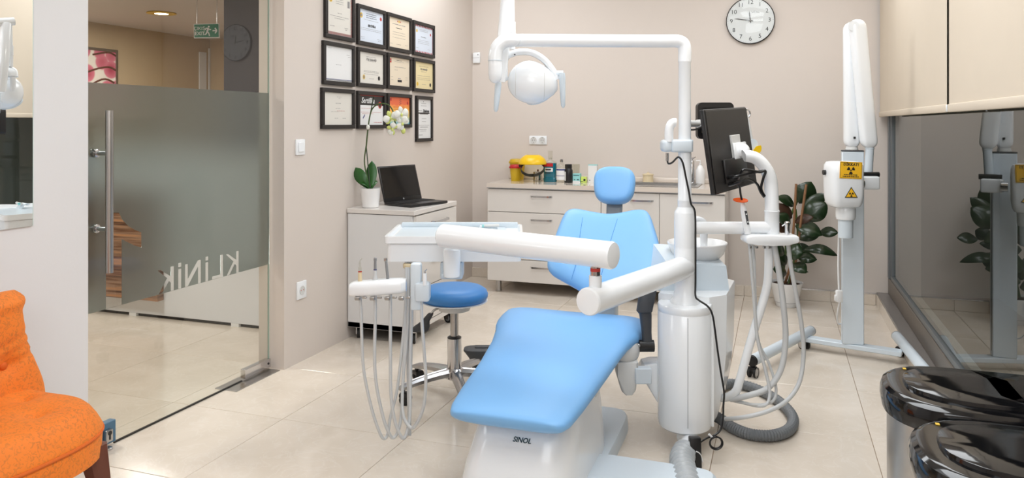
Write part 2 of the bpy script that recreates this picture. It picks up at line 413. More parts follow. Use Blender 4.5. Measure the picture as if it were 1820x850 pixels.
WX = -2.46      # left wall face
WY = 6.0        # back wall face
struct('wall_back', boxp(-2.62, 0.95, WY, WY+0.15, 0, 2.75), 'wall')
wl = struct('wall_left', boxp(WX-0.16, WX, 3.385, WY, 0, 2.75), 'wall')
struct('wall_left', boxp(-2.62, -2.49, -1.2, 2.205, 0, 2.75), 'wall_white')
struct('wall_left', boxp(-2.60, -2.49, 2.205, 3.385, 2.46, 2.75), 'wall')
struct('wall_front', boxp(-2.62, 1.0, -1.35, -1.2, 0, 2.75), 'wall')
struct('wall_right', boxp(0.70, 0.95, -1.2, 1.0, 0, 2.75), 'wall')
struct('wall_right', boxp(0.74, 0.95, 1.0, WY, 2.35, 2.75), 'wall')
struct('ceiling', boxp(-2.62, 0.95, -1.35, WY+0.15, 2.75, 2.9), 'ceiling')
# tiled skirting along the back wall, one piece per tile, with its metal edge strip
bb = thing('baseboard_back', None, None, (-0.3, WY, 0)); bb['kind'] = 'structure'
xs = [-2.46, -2.06, -1.455, -0.85, -0.243, 0.15, 0.36, 0.66]
for a, b in zip(xs, xs[1:]): part('tile', boxp(a+0.001, b-0.001, WY-0.012, WY-0.0005, 0.001, 0.078, 0.001, 1), 'tile', bb, False)
part('edge_strip', boxp(0.15, 0.66, WY-0.013, WY-0.0005, 0.0785, 0.086), 'chrome', bb, False)
# step under the window: tile riser, granite sill, aluminium frame and pane
st = thing('trim_1', None, None, (0.70, 3.5, 0)); st['kind'] = 'structure'
for j in range(-5, 4):
    y = 4.03+TS*j
    part('tile', boxp(0.661, 0.673, y+0.001, min(y+TS, WY)-0.001, 0.0, 0.078, 0.001, 1), 'tile', st, False)
part('granite_sill', boxp(0.664, 0.78, 1.0, WY, 0.079, 0.092, 0.002, 1), 'granite', st, False)
struct('wall_right', boxp(0.675, 0.95, 1.0, WY, 0.0, 0.0785), 'wall')
wn = thing('window_1', None, None, (0.77, 3.5, 0.09)); wn['kind'] = 'structure'
part('bottom_rail', boxp(0.738, 0.80, 1.0, 5.985, 0.092, 0.205, 0.003, 1), 'bronze', wn, False)
part('inner_rail', boxp(0.745, 0.79, 1.0, 5.985, 0.205, 0.235, 0.002, 1), 'alu', wn, False)
part('jamb', boxp(0.735, 0.80, 5.93, 5.985, 0.205, 2.35, 0.003, 1), 'alu', wn, False)
part('inner_jamb', boxp(0.745, 0.79, 5.87, 5.93, 0.235, 2.35, 0.002, 1), 'alu', wn, False)
part('jamb', boxp(0.738, 0.80, 1.0, 1.06, 0.205, 2.35, 0.003, 1), 'alu', wn, False)
part('glass_pane', boxp(0.757, 0.763, 1.05, 5.88, 0.225, 2.35), 'window_glass', wn, False)
struct('wall_far', boxp(1.55, 1.6, 0.5, 6.6, 0, 2.75), 'far_wall')
struct('wall_far', boxp(0.95, 1.6, 6.5, 6.6, 0, 2.75), 'far_wall')
struct('wall_far', boxp(0.95, 1.6, 0.4, 0.5, 0, 2.75), 'dark_wall')
struct('ceiling', boxp(0.95, 1.6, 0.4, 6.6, 2.75, 2.8), 'dark_wall')
# ---- reception beyond the glass door
struct('wall_reception', boxp(-7.15, -7.0, 1.0, 8.2, 0, 2.4), 'beige')
struct('wall_reception', boxp(-7.15, -2.62, 8.05, 8.2, 0, 2.4), 'beige')
struct('wall_reception', boxp(-7.15, -2.62, 0.85, 1.0, 0, 2.4), 'beige')
struct('wall_reception', boxp(-3.745, -2.62, 4.45, 4.6, 0, 2.4), 'dark_wall')
struct('ceiling', boxp(-7.15, -2.62, 0.85, 8.2, 2.4, 2.5), 'rc_ceiling')
struct('trim_2', boxp(-7.0, -6.985, 8.02, 8.045, 0, 2.28), 'wall_white')
tr = (-6.99, 7.908, 2.169)
struct('trim_3', boxp(-6.998, -6.98, tr[1]-0.06, tr[1]+0.06, 0.0, 2.22), 'wall_white')
# ================================================================ glass door
GX = -2.55
dr = thing('door_1', None, None, (GX, 2.8, 0)); dr['kind'] = 'structure'
part('glass_pane', boxp(GX-0.005, GX+0.005, 2.212, 3.372, 0.008, 2.45), 'glass', dr, False)
part('glass_edge', boxp(GX-0.0045, GX+0.0045, 3.372, 3.374, 0.008, 2.45), 'glass_edge', dr, False)
part('gap_shadow_strip', boxp(GX-0.004, GX+0.004, 2.38, 3.16, 0.001, 0.0075), 'black', dr, False)  # black strip paints in the shadow of the gap below the door
# frosted film with the numeral, the word and the dot cut out of it
z0, z1 = 0.556, 1.462
cv = bpy.data.curves.new('film', 'CURVE'); cv.dimensions = '2D'; cv.fill_mode = 'BOTH'; cv.extrude = 0.0004
def loop(pts):
    s = cv.splines.new('POLY'); s.points.add(len(pts)-1); s.use_cyclic_u = True
    for p, q in zip(s.points, pts): p.co = (q[0], q[1], 0, 1)
loop([(2.214, z0), (3.370, z0), (3.370, z1), (2.214, z1)])
lb = z0+0.0012; LH = 0.108
def arc(c, r, a0, a1, n=8): return [(c[0]+r*math.cos(a0+(a1-a0)*i/n), c[1]+r*math.sin(a0+(a1-a0)*i/n)) for i in range(n+1)]
def gp(px, py): p = GP[(px, py)]; return (p[1], p[2])
GP = {(188, 378): (-2.545, 2.336, 0.943), (211, 378): (-2.545, 2.4, 0.936), (217, 391): (-2.545, 2.417, 0.905), (228, 402): (-2.545, 2.448, 0.875), (240, 409): (-2.545, 2.483, 0.854),
      (251, 413): (-2.545, 2.516, 0.84), (251, 440): (-2.545, 2.516, 0.776), (240, 437): (-2.545, 2.483, 0.788), (227, 431): (-2.545, 2.445, 0.808), (216, 425): (-2.545, 2.414, 0.826)}
stem0, stem1 = gp(188, 378)[0], gp(216, 425)[0]
loop([gp(188, 378), gp(211, 378), gp(217, 391), gp(228, 402), gp(240, 409), gp(251, 413), gp(251, 440), gp(240, 437), gp(227, 431), gp(216, 425), (stem1, lb), (stem0, lb)])
S_ = 0.0185
def letter_K(y):      # y = right edge as seen from the surgery (stem side)
    t = lb+LH; mid = lb+LH*0.42
    loop([(y, lb), (y, t), (y-S_, t), (y-S_, mid+0.020), (y-0.078, t-0.004), (y-0.094, t-0.004), (y-0.040, mid+0.016), (y-0.088, lb), (y-0.068, lb), (y-0.029, mid+0.001), (y-S_, mid-0.008), (y-S_, lb)])
def letter_I(y):
    loop([(y, lb), (y, lb+LH*0.82), (y-S_, lb+LH*0.82), (y-S_, lb)])
    loop([(y, lb+LH*0.90), (y, lb+LH*1.07), (y-S_, lb+LH*1.07), (y-S_, lb+LH*0.90)])
letter_K(3.131)
y = 3.017; loop([(y, lb), (y, lb+LH), (y-S_, lb+LH), (y-S_, lb+0.014), (y-0.075, lb+0.014), (y-0.075, lb)])
letter_I(2.916)
y = 2.867; loop([(y, lb), (y, lb+LH), (y-S_*1.1, lb+LH), (y-0.083, lb+0.034), (y-0.083, lb+LH*0.95), (y-0.100, lb+LH*0.95), (y-0.100, lb), (y-0.083, lb), (y-S_, lb+LH*0.73), (y-S_, lb)])
letter_I(2.744)
letter_K(2.699)
o = bpy.data.objects.new('film', cv); COL.objects.link(o)
fm = bpy.data.meshes.new_from_object(o); bpy.data.objects.remove(o)
fm.transform(Matrix(((0, 0, 1, GX+0.0058), (1, 0, 0, 0), (0, 1, 0, 0), (0, 0, 0, 1)))); fm.materials.clear(); fm.materials.append(M['film'])
part('frosted_film', fm, None, dr)
# pull handles on both faces
for s, bx in ((1, -2.475), (-1, -2.625)):
    h = part('handle', tubep([(bx, 2.289, 0.715), (bx, 2.289, 1.352)], 0.0145, 20), 'steel', dr)
    for z in (0.885, 1.183):
        part('standoff', tubep([(GX+s*0.006, 2.289, z), (bx, 2.289, z)], 0.009, 16).lathe([(0.017, 0), (0.017, 0.006), (0.012, 0.008)], (GX+s*0.006, 2.289, z), 18, axis_to((s, 0, 0))), 'chrome', h)
lk = part('lock_patch', boxp(GX-0.016, GX+0.016, 2.268, 2.376, 0.014, 0.102, 0.002, 1), 'patch_blue', dr, False)
part('lock_cylinder', boxp(GX+0.016, GX+0.036, 2.312, 2.344, 0.030, 0.078, 0.003, 2), 'steel', lk)
part('keyhole', MB().lathe([(0.009, 0), (0.009, 0.002)], (GX+0.036, 2.328, 0.066), 16, axis_to((1, 0, 0))).box(GX+0.0362, GX+0.0382, 2.325, 2.331, 0.040, 0.062), 'black', lk)
part('bolt', MB().lathe([(0.017, 0.001), (0.017, 0.008), (0.008, 0.012)], (GX+0.03, 2.325, 0), 18), 'chrome', lk)
pv = part('pivot_patch', boxp(GX-0.016, GX+0.016, 3.17, 3.372, 0.012, 0.058, 0.002, 1), 'chrome', dr, False)
part('screw', MB().lathe([(0.006, 0), (0.006, 0.002)], (GX+0.016, 3.352, 0.036), 12, axis_to((1, 0, 0))), 'black', pv)
part('floor_plate', boxp(-2.605, -2.475, 3.03, 3.372, 0.0002, 0.0032, 0.001, 1), 'steel', dr, False)
# ================================================================ things on the walls and by the walls
# ---- frameless mirror
mr = thing('wall_mirror', 'frameless mirror on the white wall left of the glass door', 'mirror', (-2.488, 1.4, 0.94))
part('mirror_glass', boxp(-2.4885, -2.482, 0.85, 1.97, 0.94, 2.1), 'mirror', mr, False)
part('mirror_edge', boxp(-2.489, -2.4825, 1.9702, 1.9725, 0.94, 2.1), 'glass_edge', mr, False)

# ---- twelve framed certificates
def cert(y0, y1, z0, z1, label, paper, deco, fw=0.024):
    x = WX
    t = thing('picture_frame', label, 'picture frame', (x, (y0+y1)/2, z0), 0, 'framed certificates on the side wall')
    f = MB()
    d = 0.020
    f.box(x, x+d, y0, y1, z1-fw, z1, 0.002, 1).box(x, x+d, y0, y1, z0, z0+fw, 0.002, 1)
    f.box(x, x+d, y0, y0+fw, z0+fw, z1-fw, 0.002, 1).box(x, x+d, y1-fw, y1, z0+fw, z1-fw, 0.002, 1)
    part('frame', f, 'black_frame', t, False)
    a0, a1, b0, b1 = y0+fw, y1-fw, z0+fw, z1-fw
    part('paper', boxp(x+0.001, x+0.008, a0, a1, b0, b1), paper, t, False)
    W, H = a1-a0, b1-b0
    mats = ['ink_grey', 'ink', 'gold', 'ink_red', 'navy', 'ink_teal', 'black']
    p = MB()
    def rect(u0, u1, v0, v1, m, lift=0.0):
        p.mi = mats.index(m); X_ = x+0.0086+lift
        p.quad((X_, a0+u0*W, b0+v0*H), (X_, a0+u1*W, b0+v0*H), (X_, a0+u1*W, b0+v1*H), (X_, a0+u0*W, b0+v1*H))
    def disc(u, v, r, m, n=14, lift=0.0):
        p.mi = mats.index(m); X_ = x+0.0088+lift
        p.f([p.v((X_, a0+u*W+r*H*math.cos(2*PI*k/n), b0+v*H+r*H*math.sin(2*PI*k/n))) for k in range(n)])
    def line(u0, u1, v, m='ink_grey', h=0.010):
        u = u0
        while u < u1-0.01:
            l = random.uniform(0.015, 0.07); rect(u, min(u+l, u1), v, v+h, m); u += l+0.012
    deco(rect, disc, line, t, (a0, b0, W, H))
    part('print', p, mats, t, False, kind='stuff')
    return t
def Tm(a, u, v): return Matrix(((0, 0, 1, WX+0.0092), (1, 0, 0, a[0]+u*a[2]), (0, 1, 0, a[1]+v*a[3]), (0, 0, 0, 1)))
M['paper_cream'] = mat('cream_paper', srgb(226, 212, 190), 0.6, var=0.02); M['paper_blue'] = mat('cool_paper', srgb(212, 220, 232), 0.6, var=0.02)
M['paper_ivory'] = mat('ivory_paper', srgb(224, 220, 212), 0.6, var=0.02); M['paper_yellow'] = mat('straw_paper', srgb(232, 216, 170), 0.6, var=0.04)
M['border_brown'] = mat('brown_guilloche', srgb(176, 132, 112), 0.6, var=0.6, scale=160)
def cA(rect, disc, line, t, a):
    for q in ((0, 1, 0, .07), (0, 1, .93, 1), (0, .05, .07, .93), (.95, 1, .07, .93)):
        n = int(60*max(q[1]-q[0], q[3]-q[2]))
        for k in range(n):
            if q[1]-q[0] > .5: rect(k/n, (k+.6)/n, q[2], q[3], 'ink_red' if k % 2 else 'ink_grey')
            else: rect(q[0], q[1], q[2]+(q[3]-q[2])*k/n, q[2]+(q[3]-q[2])*(k+.6)/n, 'ink_red' if k % 2 else 'ink_grey')
    disc(.15, .82, .075, 'gold'); disc(.15, .82, .045, 'ink_teal', lift=.0002); rect(.82, .91, .70, .86, 'ink_grey')
    for v in (.84, .79, .74): line(.35, .65, v)
    line(.42, .6, .52); line(.12, .88, .44); line(.3, .7, .39); line(.12, .3, .2); line(.7, .85, .2); line(.72, .8, .16, 'ink')
def cB(rect, disc, line, t, a):
    disc(.1, .80, .08, 'gold'); disc(.1, .80, .045, 'ink_grey', lift=.0002); disc(.9, .82, .06, 'ink_red')
    for v in (.88, .82, .76): line(.3, .72, v, 'ink', .016)
    line(.2, .8, .69); text('SERTİFİKA', .020, Tm(a, .52, .52), 'ink', t, bold=.0003)
    for v in (.42, .37): line(.08, .92, v)
    line(.08, .25, .14); line(.75, .92, .14); line(.08, .22, .09); line(.78, .92, .09)
def cC(rect, disc, line, t, a):
    disc(.5, .90, .045, 'gold'); disc(.43, .90, .03, 'ink_red', 6); disc(.57, .90, .03, 'ink_red', 6)
    line(.2, .8, .78, 'ink_grey', .022); line(.35, .65, .66, 'ink', .022)
    for v in (.52, .44, .34): line(.2, .8, v)
    line(.08, .2, .12); line(.38, .6, .12, 'ink'); line(.8, .92, .14)
def cD(rect, disc, line, t, a):
    for k in range(12):
        for v in ((0, .06), (.94, 1)): rect(k/12, (k+.5)/12, v[0], v[1], 'ink_red')
    for k in range(24):
        for u in ((0, .02), (.98, 1)): rect(u[0], u[1], k/24, (k+.5)/24, 'ink_red')
    disc(.14, .78, .06, 'gold'); disc(.88, .74, .05, 'ink_red')
    for v in (.84, .79): line(.28, .74, v, 'ink_grey', .014)
    line(.36, .64, .58, 'ink', .016)
    for v in (.46, .40, .34): line(.2, .8, v)
    line(.1, .25, .16); line(.72, .88, .16)
def cE(rect, disc, line, t, a):
    rect(0, 1, .045, .06, 'navy'); rect(0, 1, .015, .035, 'ink_grey'); line(.12, .24, .93); line(.8, .92, .8); line(.85, .95, .74); line(.4, .6, .48)
def cF(rect, disc, line, t, a):
    line(.3, .7, .86); text('Diş Hekimliği', .022, Tm(a, .5, .78), 'ink_grey', t, shear=.2)
    line(.38, .62, .72)
    for v in (.40, .36, .30): line(.2, .8, v)
    disc(.2, .2, .075, 'gold'); disc(.2, .2, .045, 'ink_grey', lift=.0002); disc(.82, .2, .075, 'black', 9); line(.42, .6, .16)
def cG(rect, disc, line, t, a):
    rect(.05, .13, .80, .94, 'ink_red'); rect(.065, .115, .86, .89, 'ink_grey', .0002); line(.36, .64, .9, 'ink', .016); line(.28, .72, .85); line(.82, .94, .9)
    line(.28, .8, .66, 'ink_grey', .016); line(.28, .44, .56); rect(.42, .62, .14, .22, 'ink'); line(.44, .56, .26, 'navy', .02)
    line(.1, .2, .3); line(.78, .92, .32); line(.12, .22, .2); line(.8, .92, .24)
def cH(rect, disc, line, t, a):
    line(.25, .75, .84, 'ink'); text('Diş Hekimliği', .020, Tm(a, .5, .74), 'ink_grey', t, shear=.2); line(.35, .65, .64)
    for v in (.48, .40, .34): line(.15, .85, v)
    disc(.16, .17, .075, 'gold'); disc(.86, .17, .075, 'black', 9); line(.4, .62, .16)
def cI(rect, disc, line, t, a):
    line(.46, .62, .86); line(.52, .6, .82); line(.42, .6, .66, 'ink_grey', .016); line(.42, .58, .5); line(.46, .74, .43, 'ink_red', .008); line(.26, .52, .40, 'ink_grey', .008)
    line(.38, .5, .2); line(.66, .78, .2)
def cJ(rect, disc, line, t, a):
    rect(0, 1, .66, .975, 'black'); rect(0, 1, .975, 1, 'ink_red'); disc(.86, .68, .12, 'ink_red', 16, .0002); disc(.86, .68, .08, 'black', 16, .0003)
    text('Sertifika', .050, Tm(a, .36, .81), 'white', t, shear=.25, bold=.0006)
    line(.1, .5, .55, 'ink_red', .01); line(.08, .9, .42, 'ink_red', .01); line(.12, .6, .37, 'ink_red', .01); line(.6, .95, .08, 'ink_red', .012)
    for k in range(4): rect(.16+k*.02, .18+k*.02, .2+.03*k, .26+.03*k, 'navy')
def cK(rect, disc, line, t, a):
    rect(.04, .14, .86, .96, 'ink_red'); disc(.9, .80, .07, 'ink_red', 5)
    for k in range(16): rect(.5+.02*(k % 5), .515+.02*(k % 5), .72+.014*k, .74+.014*k, 'ink_teal')
    for v in (.64, .60, .54): line(.22, .76, v, 'ink_red', .012)
    for k in range(14): rect(.6+.025*(k % 9), .62+.025*(k % 9), .3+.02*k, .325+.02*k, 'ink_teal')
def cL(rect, disc, line, t, a):
    disc(.46, .94, .014, 'black', 6); line(.3, .66, .89); line(.28, .7, .83); line(.05, .35, .70, 'ink', .012)
    text('Diploma', .030, Tm(a, .64, .70), 'ink', t, shear=.3, bold=.0008)
    rect(.06, .92, .63, .66, 'black'); rect(.2, .8, .615, .63, 'black')
    line(.34, .66, .50); line(.34, .64, .42); line(.1, .9, .33); line(.2, .8, .28, 'ink', .012); line(.14, .7, .22); line(.22, .66, .18); line(.08, .4, .08, 'ink', .01)
certs = [
 (3.749, 4.069, 1.797, 2.097, 'black framed certificate with brown patterned border, far left of top row', 'paper_ivory', cA),
 (4.103, 4.458, 1.792, 2.043, 'black framed pale blue certificate with gold and red seals, second in top row', 'paper_blue', cB),
 (4.480, 4.833, 1.792, 2.043, 'black framed cream certificate with small orange crest, third in top row', 'paper_cream', cC),
 (4.861, 5.215, 1.792, 2.038, 'black framed certificate with red striped edging, far right of top row', 'paper_blue', cD),
 (3.729, 4.069, 1.526, 1.777, 'black framed white sheet with blue line along its bottom, left of middle row', 'white', cE),
 (4.103, 4.458, 1.531, 1.775, 'black framed ivory certificate with gold and black seals, second in middle row', 'paper_ivory', cF),
 (4.484, 4.836, 1.534, 1.774, 'black framed certificate with red emblem top left, third in middle row', 'paper_cream', cG),
 (4.866, 5.217, 1.531, 1.772, 'black framed straw yellow certificate with gold seal, right of middle row', 'paper_yellow', cH),
 (3.715, 4.069, 1.270, 1.507, 'black framed plain ivory letter, far left of bottom row', 'paper_ivory', cI),
 (4.103, 4.458, 1.269, 1.505, 'black framed certificate headed Sertifika behind the orchid stem', 'white', cJ),
 (4.484, 4.836, 1.273, 1.505, 'black framed orange and turquoise certificate behind the orchid flowers', 'sunset', cK),
 (4.910, 5.181, 1.170, 1.502, 'narrow upright black framed certificate, lowest at the right', 'white', cL)]
for c in certs: cert(*c)

# ---- switch, socket, sensor and the twin socket
t = thing('light_switch', 'small white light switch on the wall right of the glass door', 'switch', (WX, 3.52, 1.13))
part('plate', boxp(WX, WX+0.009, 3.480, 3.562, 1.130, 1.215, 0.003, 2), 'plastic', t)
part('rocker', boxp(WX+0.009, WX+0.014, 3.497, 3.545, 1.146, 1.199, 0.002, 1), 'plastic', t)
t = thing('wall_socket', 'white wall socket low down between glass door and mobile cabinet', 'socket', (WX, 3.53, 0.345))
part('plate', boxp(WX, WX+0.009, 3.490, 3.575, 0.345, 0.440, 0.003, 2), 'plastic', t)
part('socket_well', MB().lathe([(0.024, 0), (0.024, 0.004), (0.019, 0.004), (0.0185, 0.0022), (0.004, 0.002)], (WX+0.008, 3.533, 0.392), 20, axis_to((1, 0, 0))), 'plastic_grey', t)
part('contact', boxp(WX+0.009, WX+0.0105, 3.519, 3.524, 0.389, 0.395).box(WX+0.009, WX+0.0105, 3.542, 3.547, 0.389, 0.395), 'ink_red', t, False)
t = thing('room_sensor', 'little white sensor box high in the corner of the back wall', 'sensor', (-2.415, WY, 1.815))
part('case', boxp(-2.448, -2.385, WY-0.022, WY, 1.815, 1.905, 0.006, 2), 'plastic', t)
part('indicator', MB().lathe([(0.004, 0), (0.004, 0.002)], (-2.40, WY-0.022, 1.885), 10, axis_to((0, -1, 0))), 'black', t)
part('cover_line', boxp(-2.446, -2.387, WY-0.0228, WY-0.022, 1.858, 1.860), 'ink_grey', t, False)
t = thing('twin_socket', 'white double power socket above the back worktop', 'socket', (-1.872, WY, 1.128))
part('plate', boxp(-1.948, -1.797, WY-0.010, WY, 1.128, 1.200, 0.003, 2), 'plastic', t)
for x in (-1.910, -1.835):
    w_ = part('socket_well', MB().lathe([(0.027, 0), (0.027, 0.004), (0.0225, 0.004), (0.0215, 0.0022), (0, 0.002)], (x, WY-0.0095, 1.164), 24, axis_to((0, -1, 0))), 'plastic_grey', t)
    part('contact', boxp(x-0.011, x-0.006, WY-0.0124, WY-0.0110, 1.161, 1.167).box(x+0.006, x+0.011, WY-0.0124, WY-0.010, 1.161, 1.167).box(x-0.002, x+0.002, WY-0.0125, WY-0.010, 1.181, 1.187).box(x-0.002, x+0.002, WY-0.0125, WY-0.010, 1.141, 1.147), 'ink', w_, False)

# ---- wall clock
cxk, czk, rk = -0.197, 2.075, 0.176
t = thing('wall_clock', 'round white wall clock with thin black rim and black numerals', 'clock', (cxk, WY, czk-rk))
ax = axis_to((0, -1, 0)); K = frame((cxk, WY-0.024, czk), (1, 0, 0), (0, 0, 1))
part('rim', MB().lathe([(rk-0.006, 0.0), (rk, 0.0), (rk, 0.026), (rk-0.003, 0.029), (rk-0.006, 0.026)], (cxk, WY, czk), 64, ax, True), 'black', t)
part('dial', MB().lathe([(0, 0), (rk-0.006, 0), (rk-0.006, 0.0235), (0, 0.0235)], (cxk, WY, czk), 64, ax), 'white', t)
for h in range(1, 13):
    a = PI/2-2*PI*h/12
    text(str(h), 0.044, K @ Matrix.Translation((0.137*math.cos(a), 0.137*math.sin(a), 0.0002)), 'ink', t, 'numeral', bold=-0.0001)
mk = MB(); mk.M = K
for k in range(60):
    a = 2*PI*k/60; s = 0.0022 if k % 5 == 0 else 0.0011
    mk.prism([(0.162*math.cos(a)+s*math.cos(b), 0.162*math.sin(a)+s*math.sin(b)) for b in (0, PI/2, PI, 1.5*PI)], 0, 0.0006)
part('minute_marks', mk, 'ink', t, False, kind='stuff')
text('VITAL', 0.022, K @ Matrix.Translation((0.036, 0.062, 0.0002)), 'ink_grey', t)
def hand(a, l, wd, z, name):
    m_ = MB(); m_.M = K @ Matrix.Rotation(a, 4, 'Z')
    m_.prism([(-0.02, -wd*0.6), (l*0.7, -wd), (l, -0.0006), (l, 0.0006), (l*0.7, wd), (-0.02, wd*0.6)], z, z+0.001)
    part(name, m_, 'ink', t, False)
hand(PI/2-2*PI*(11.78/12), 0.072, 0.0035, 0.004, 'hour_hand'); hand(PI/2-2*PI*(46.6/60), 0.116, 0.0028, 0.006, 'minute_hand')
part('hub', MB().lathe([(0.006, 0.0), (0.006, 0.010), (0.003, 0.012)], (cxk, WY-0.024, czk), 14, ax), 'bronze', t)
gl_ = MB().lathe([(rk-0.008, 0.0), (rk-0.03, 0.006), (rk-0.09, 0.011), (0, 0.013)], (cxk, WY-0.0265, czk), 64, ax)
M['clock_glass'] = glass('clock_glass', (0.97, 0.98, 0.98, 1), 1.4)
part('glass', gl_, 'clock_glass', t)

# ---- roller blinds in front of the window
def blind(name, y0, y1, label):
    t = thing(name, label, 'blind', (0.69, (y0+y1)/2, 1.35), 0, 'cream roller blinds')
    n = 40; ring = []
    m_ = MB()
    F = [[m_.v((0.685+dx+0.003*math.sin(y0*3+k*0.5)*(1-0), y0+(y1-y0)*k/n, z)) for k in range(n+1)] for dx in (0, 0.0015) for z in (1.382, 2.60)]
    for k in range(n):
        m_.f([F[0][k], F[0][k+1], F[1][k+1], F[1][k]]); m_.f([F[2][k], F[3][k], F[3][k+1], F[2][k+1]])
    part('fabric', m_, 'blind', t)
    part('hem_bar', boxp(0.676, 0.692, y0, y1, 1.348, 1.384, 0.006, 2), 'blind', t)
    part('end_cap', boxp(0.678, 0.690, y0-0.004, y0, 1.351, 1.381, 0.002, 1), 'plastic', t)
    part('roller', tubep([(0.70, y0, 2.60), (0.70, y1, 2.60)], 0.022, 16), 'plastic', t)
blind('roller_blind', 3.685, 5.965, 'cream roller blind half lowered nearest the back wall')
blind('roller_blind', 1.05, 3.645, 'cream roller blind half lowered right of the dark gap')
# ================================================================ back run of cabinets
FY = 5.48
def bow_handle(x0, x1, y, z, parent, ax='x'):
    """flat bow handle with a plain end pad"""
    h = MB()
    pts = [(x0, 0.0), (x0+0.012, 0.020), (x0+0.03, 0.026), (x1-0.03, 0.026), (x1-0.012, 0.020), (x1, 0.0)]
    pp = cr_path([(a, -b, 0) for a, b in pts], 4)
    rings = []
    for p in pp:
        q = Vector((p.x, y+p.y, z)) if ax == 'x' else Vector((y-p.y, p.x, z))
        nrm = Vector((0, -1, 0)) if ax == 'x' else Vector((1, 0, 0))
        rings.append([q+nrm*0.002+UP*0.007, q+nrm*0.002-UP*0.007, q-nrm*0.002-UP*0.007, q-nrm*0.002+UP*0.007])
    h.ring_skin(rings)
    return part('handle', h, 'chrome', parent)
def foot(x, y, parent, h=0.09):
    part('leg', MB().lathe([(0.024, 0), (0.026, 0.004), (0.026, 0.010), (0.0205, 0.012), (0.0205, h)], (x, y, 0), 20), 'steel', parent)
dc = thing('drawer_cabinet', 'white four drawer base cabinet at the left end of the back counter', 'cabinet', (-1.67, 5.74, 0))
part('body', boxp(-2.118, -1.2285, FY+0.02, 5.985, 0.09, 0.803), 'lacquer', dc, False)
zs = [0.092, 0.264, 0.432, 0.624, 0.802]
for k in range(4):
    d = part('drawer', boxp(-2.121, -1.230, FY, FY+0.019, zs[k]+0.002, zs[k+1]-0.0035, 0.0015, 1), 'lacquer', dc, False)
    bow_handle(-1.772, -1.60, FY, zs[k+1]-0.052, d)
for x in (-2.05, -1.30):
    for y in (FY+0.06, 5.92): foot(x, y, dc)
sk = thing('sink_cabinet', 'white two door base cabinet under the sink and tap', 'cabinet', (-0.79, 5.74, 0))
part('body', boxp(-1.2275, -0.352, FY+0.02, 5.985, 0.09, 0.803), 'lacquer', sk, False)
for a, b, h0 in ((-1.2255, -0.804, -1.015), (-0.8005, -0.350, -0.60)):
    d = part('door', boxp(a, b, FY, FY+0.019, 0.094, 0.7985, 0.0015, 1), 'lacquer', sk, False)
    bow_handle(h0, h0+0.172, FY, 0.745, d)
for x in (-1.15, -0.43):
    for y in (FY+0.06, 5.92): foot(x, y, sk)
WZ = 0.842
wk = thing('worktop', 'long pale glossy worktop over the back cabinets with a splash strip', 'worktop', (-1.24, 5.74, 0.808))
M['worktop'] = mat('glossy_cream_worktop', srgb(222, 211, 200), 0.10, var=0.03, scale=120, coat=0.3)
m_ = MB(); sx0, sx1, sy0, sy1 = -1.10, -0.56, 5.58, 5.88
m_.box(-2.124, sx0, FY-0.012, 5.995, 0.808, WZ).box(sx1, -0.345, FY-0.012, 5.995, 0.808, WZ).box(sx0, sx1, FY-0.012, sy0, 0.808, WZ).box(sx0, sx1, sy1, 5.995, 0.808, WZ)
part('slab', m_, 'worktop', wk, False)
part('painted_shadow_line', boxp(-2.122, -0.347, FY-0.0125, FY+0.01, 0.8035, 0.8095), 'ink_grey', wk, False)  # grey strip standing in for the shadow line under the worktop edge
part('splash_strip', boxp(-2.124, -0.345, 5.972, 5.997, WZ, WZ+0.038, 0.006, 2), 'worktop', wk)
sn = thing('sink', 'stainless steel sink set into the back worktop', 'sink', (-0.83, 5.73, 0.66))
r_ = MB()
r_.box(sx0-0.02, sx1+0.02, sy0-0.02, sy0+0.012, WZ+0.0005, WZ+0.006, 0.002, 1).box(sx0-0.02, sx1+0.02, sy1-0.012, sy1+0.02, WZ+0.0005, WZ+0.006, 0.002, 1)
r_.box(sx0-0.02, sx0+0.012, sy0+0.012, sy1-0.012, WZ+0.0005, WZ+0.006, 0.002, 1).box(sx1-0.012, sx1+0.02, sy0+0.012, sy1-0.012, WZ+0.0005, WZ+0.006, 0.002, 1)
part('rim', r_, 'steel', sn, False)
b_ = MB()
b_.box(sx0+0.002, sx0+0.008, sy0+0.002, sy1-0.002, 0.815, WZ).box(sx1-0.008, sx1-0.002, sy0+0.002, sy1-0.002, 0.815, WZ).box(sx0+0.002, sx1-0.002, sy0+0.002, sy0+0.008, 0.815, WZ).box(sx0+0.002, sx1-0.002, sy1-0.008, sy1-0.002, 0.815, WZ).box(sx0+0.002, sx1-0.002, sy0+0.002, sy1-0.002, 0.809, 0.816)
part('bowl', b_, 'steel', sn, False)

# ---- things on the worktop
def bottle(name, label, cat, x, y, prof, m, extra, group=None):
    t = thing(name, label, cat, (x, y, WZ), 0, group)
    part('body', MB().lathe([(r, WZ+z) for r, z in prof], (x, y, 0), 28), m, t)
    extra(t, x, y); return t
def sleeve(t, x, y, r, z0, z1, m, a0=-2.6, a1=-0.5, name='label'):
    m_ = MB(); n = 14
    A = [(x+r*math.cos(a0+(a1-a0)*k/n), y+r*math.sin(a0+(a1-a0)*k/n)) for k in range(n+1)]
    lo = [m_.v((p[0], p[1], WZ+z0)) for p in A]; hi = [m_.v((p[0], p[1], WZ+z1)) for p in A]
    for k in range(n): m_.f([lo[k], lo[k+1], hi[k+1], hi[k]])
    return part(name, m_, m, t)
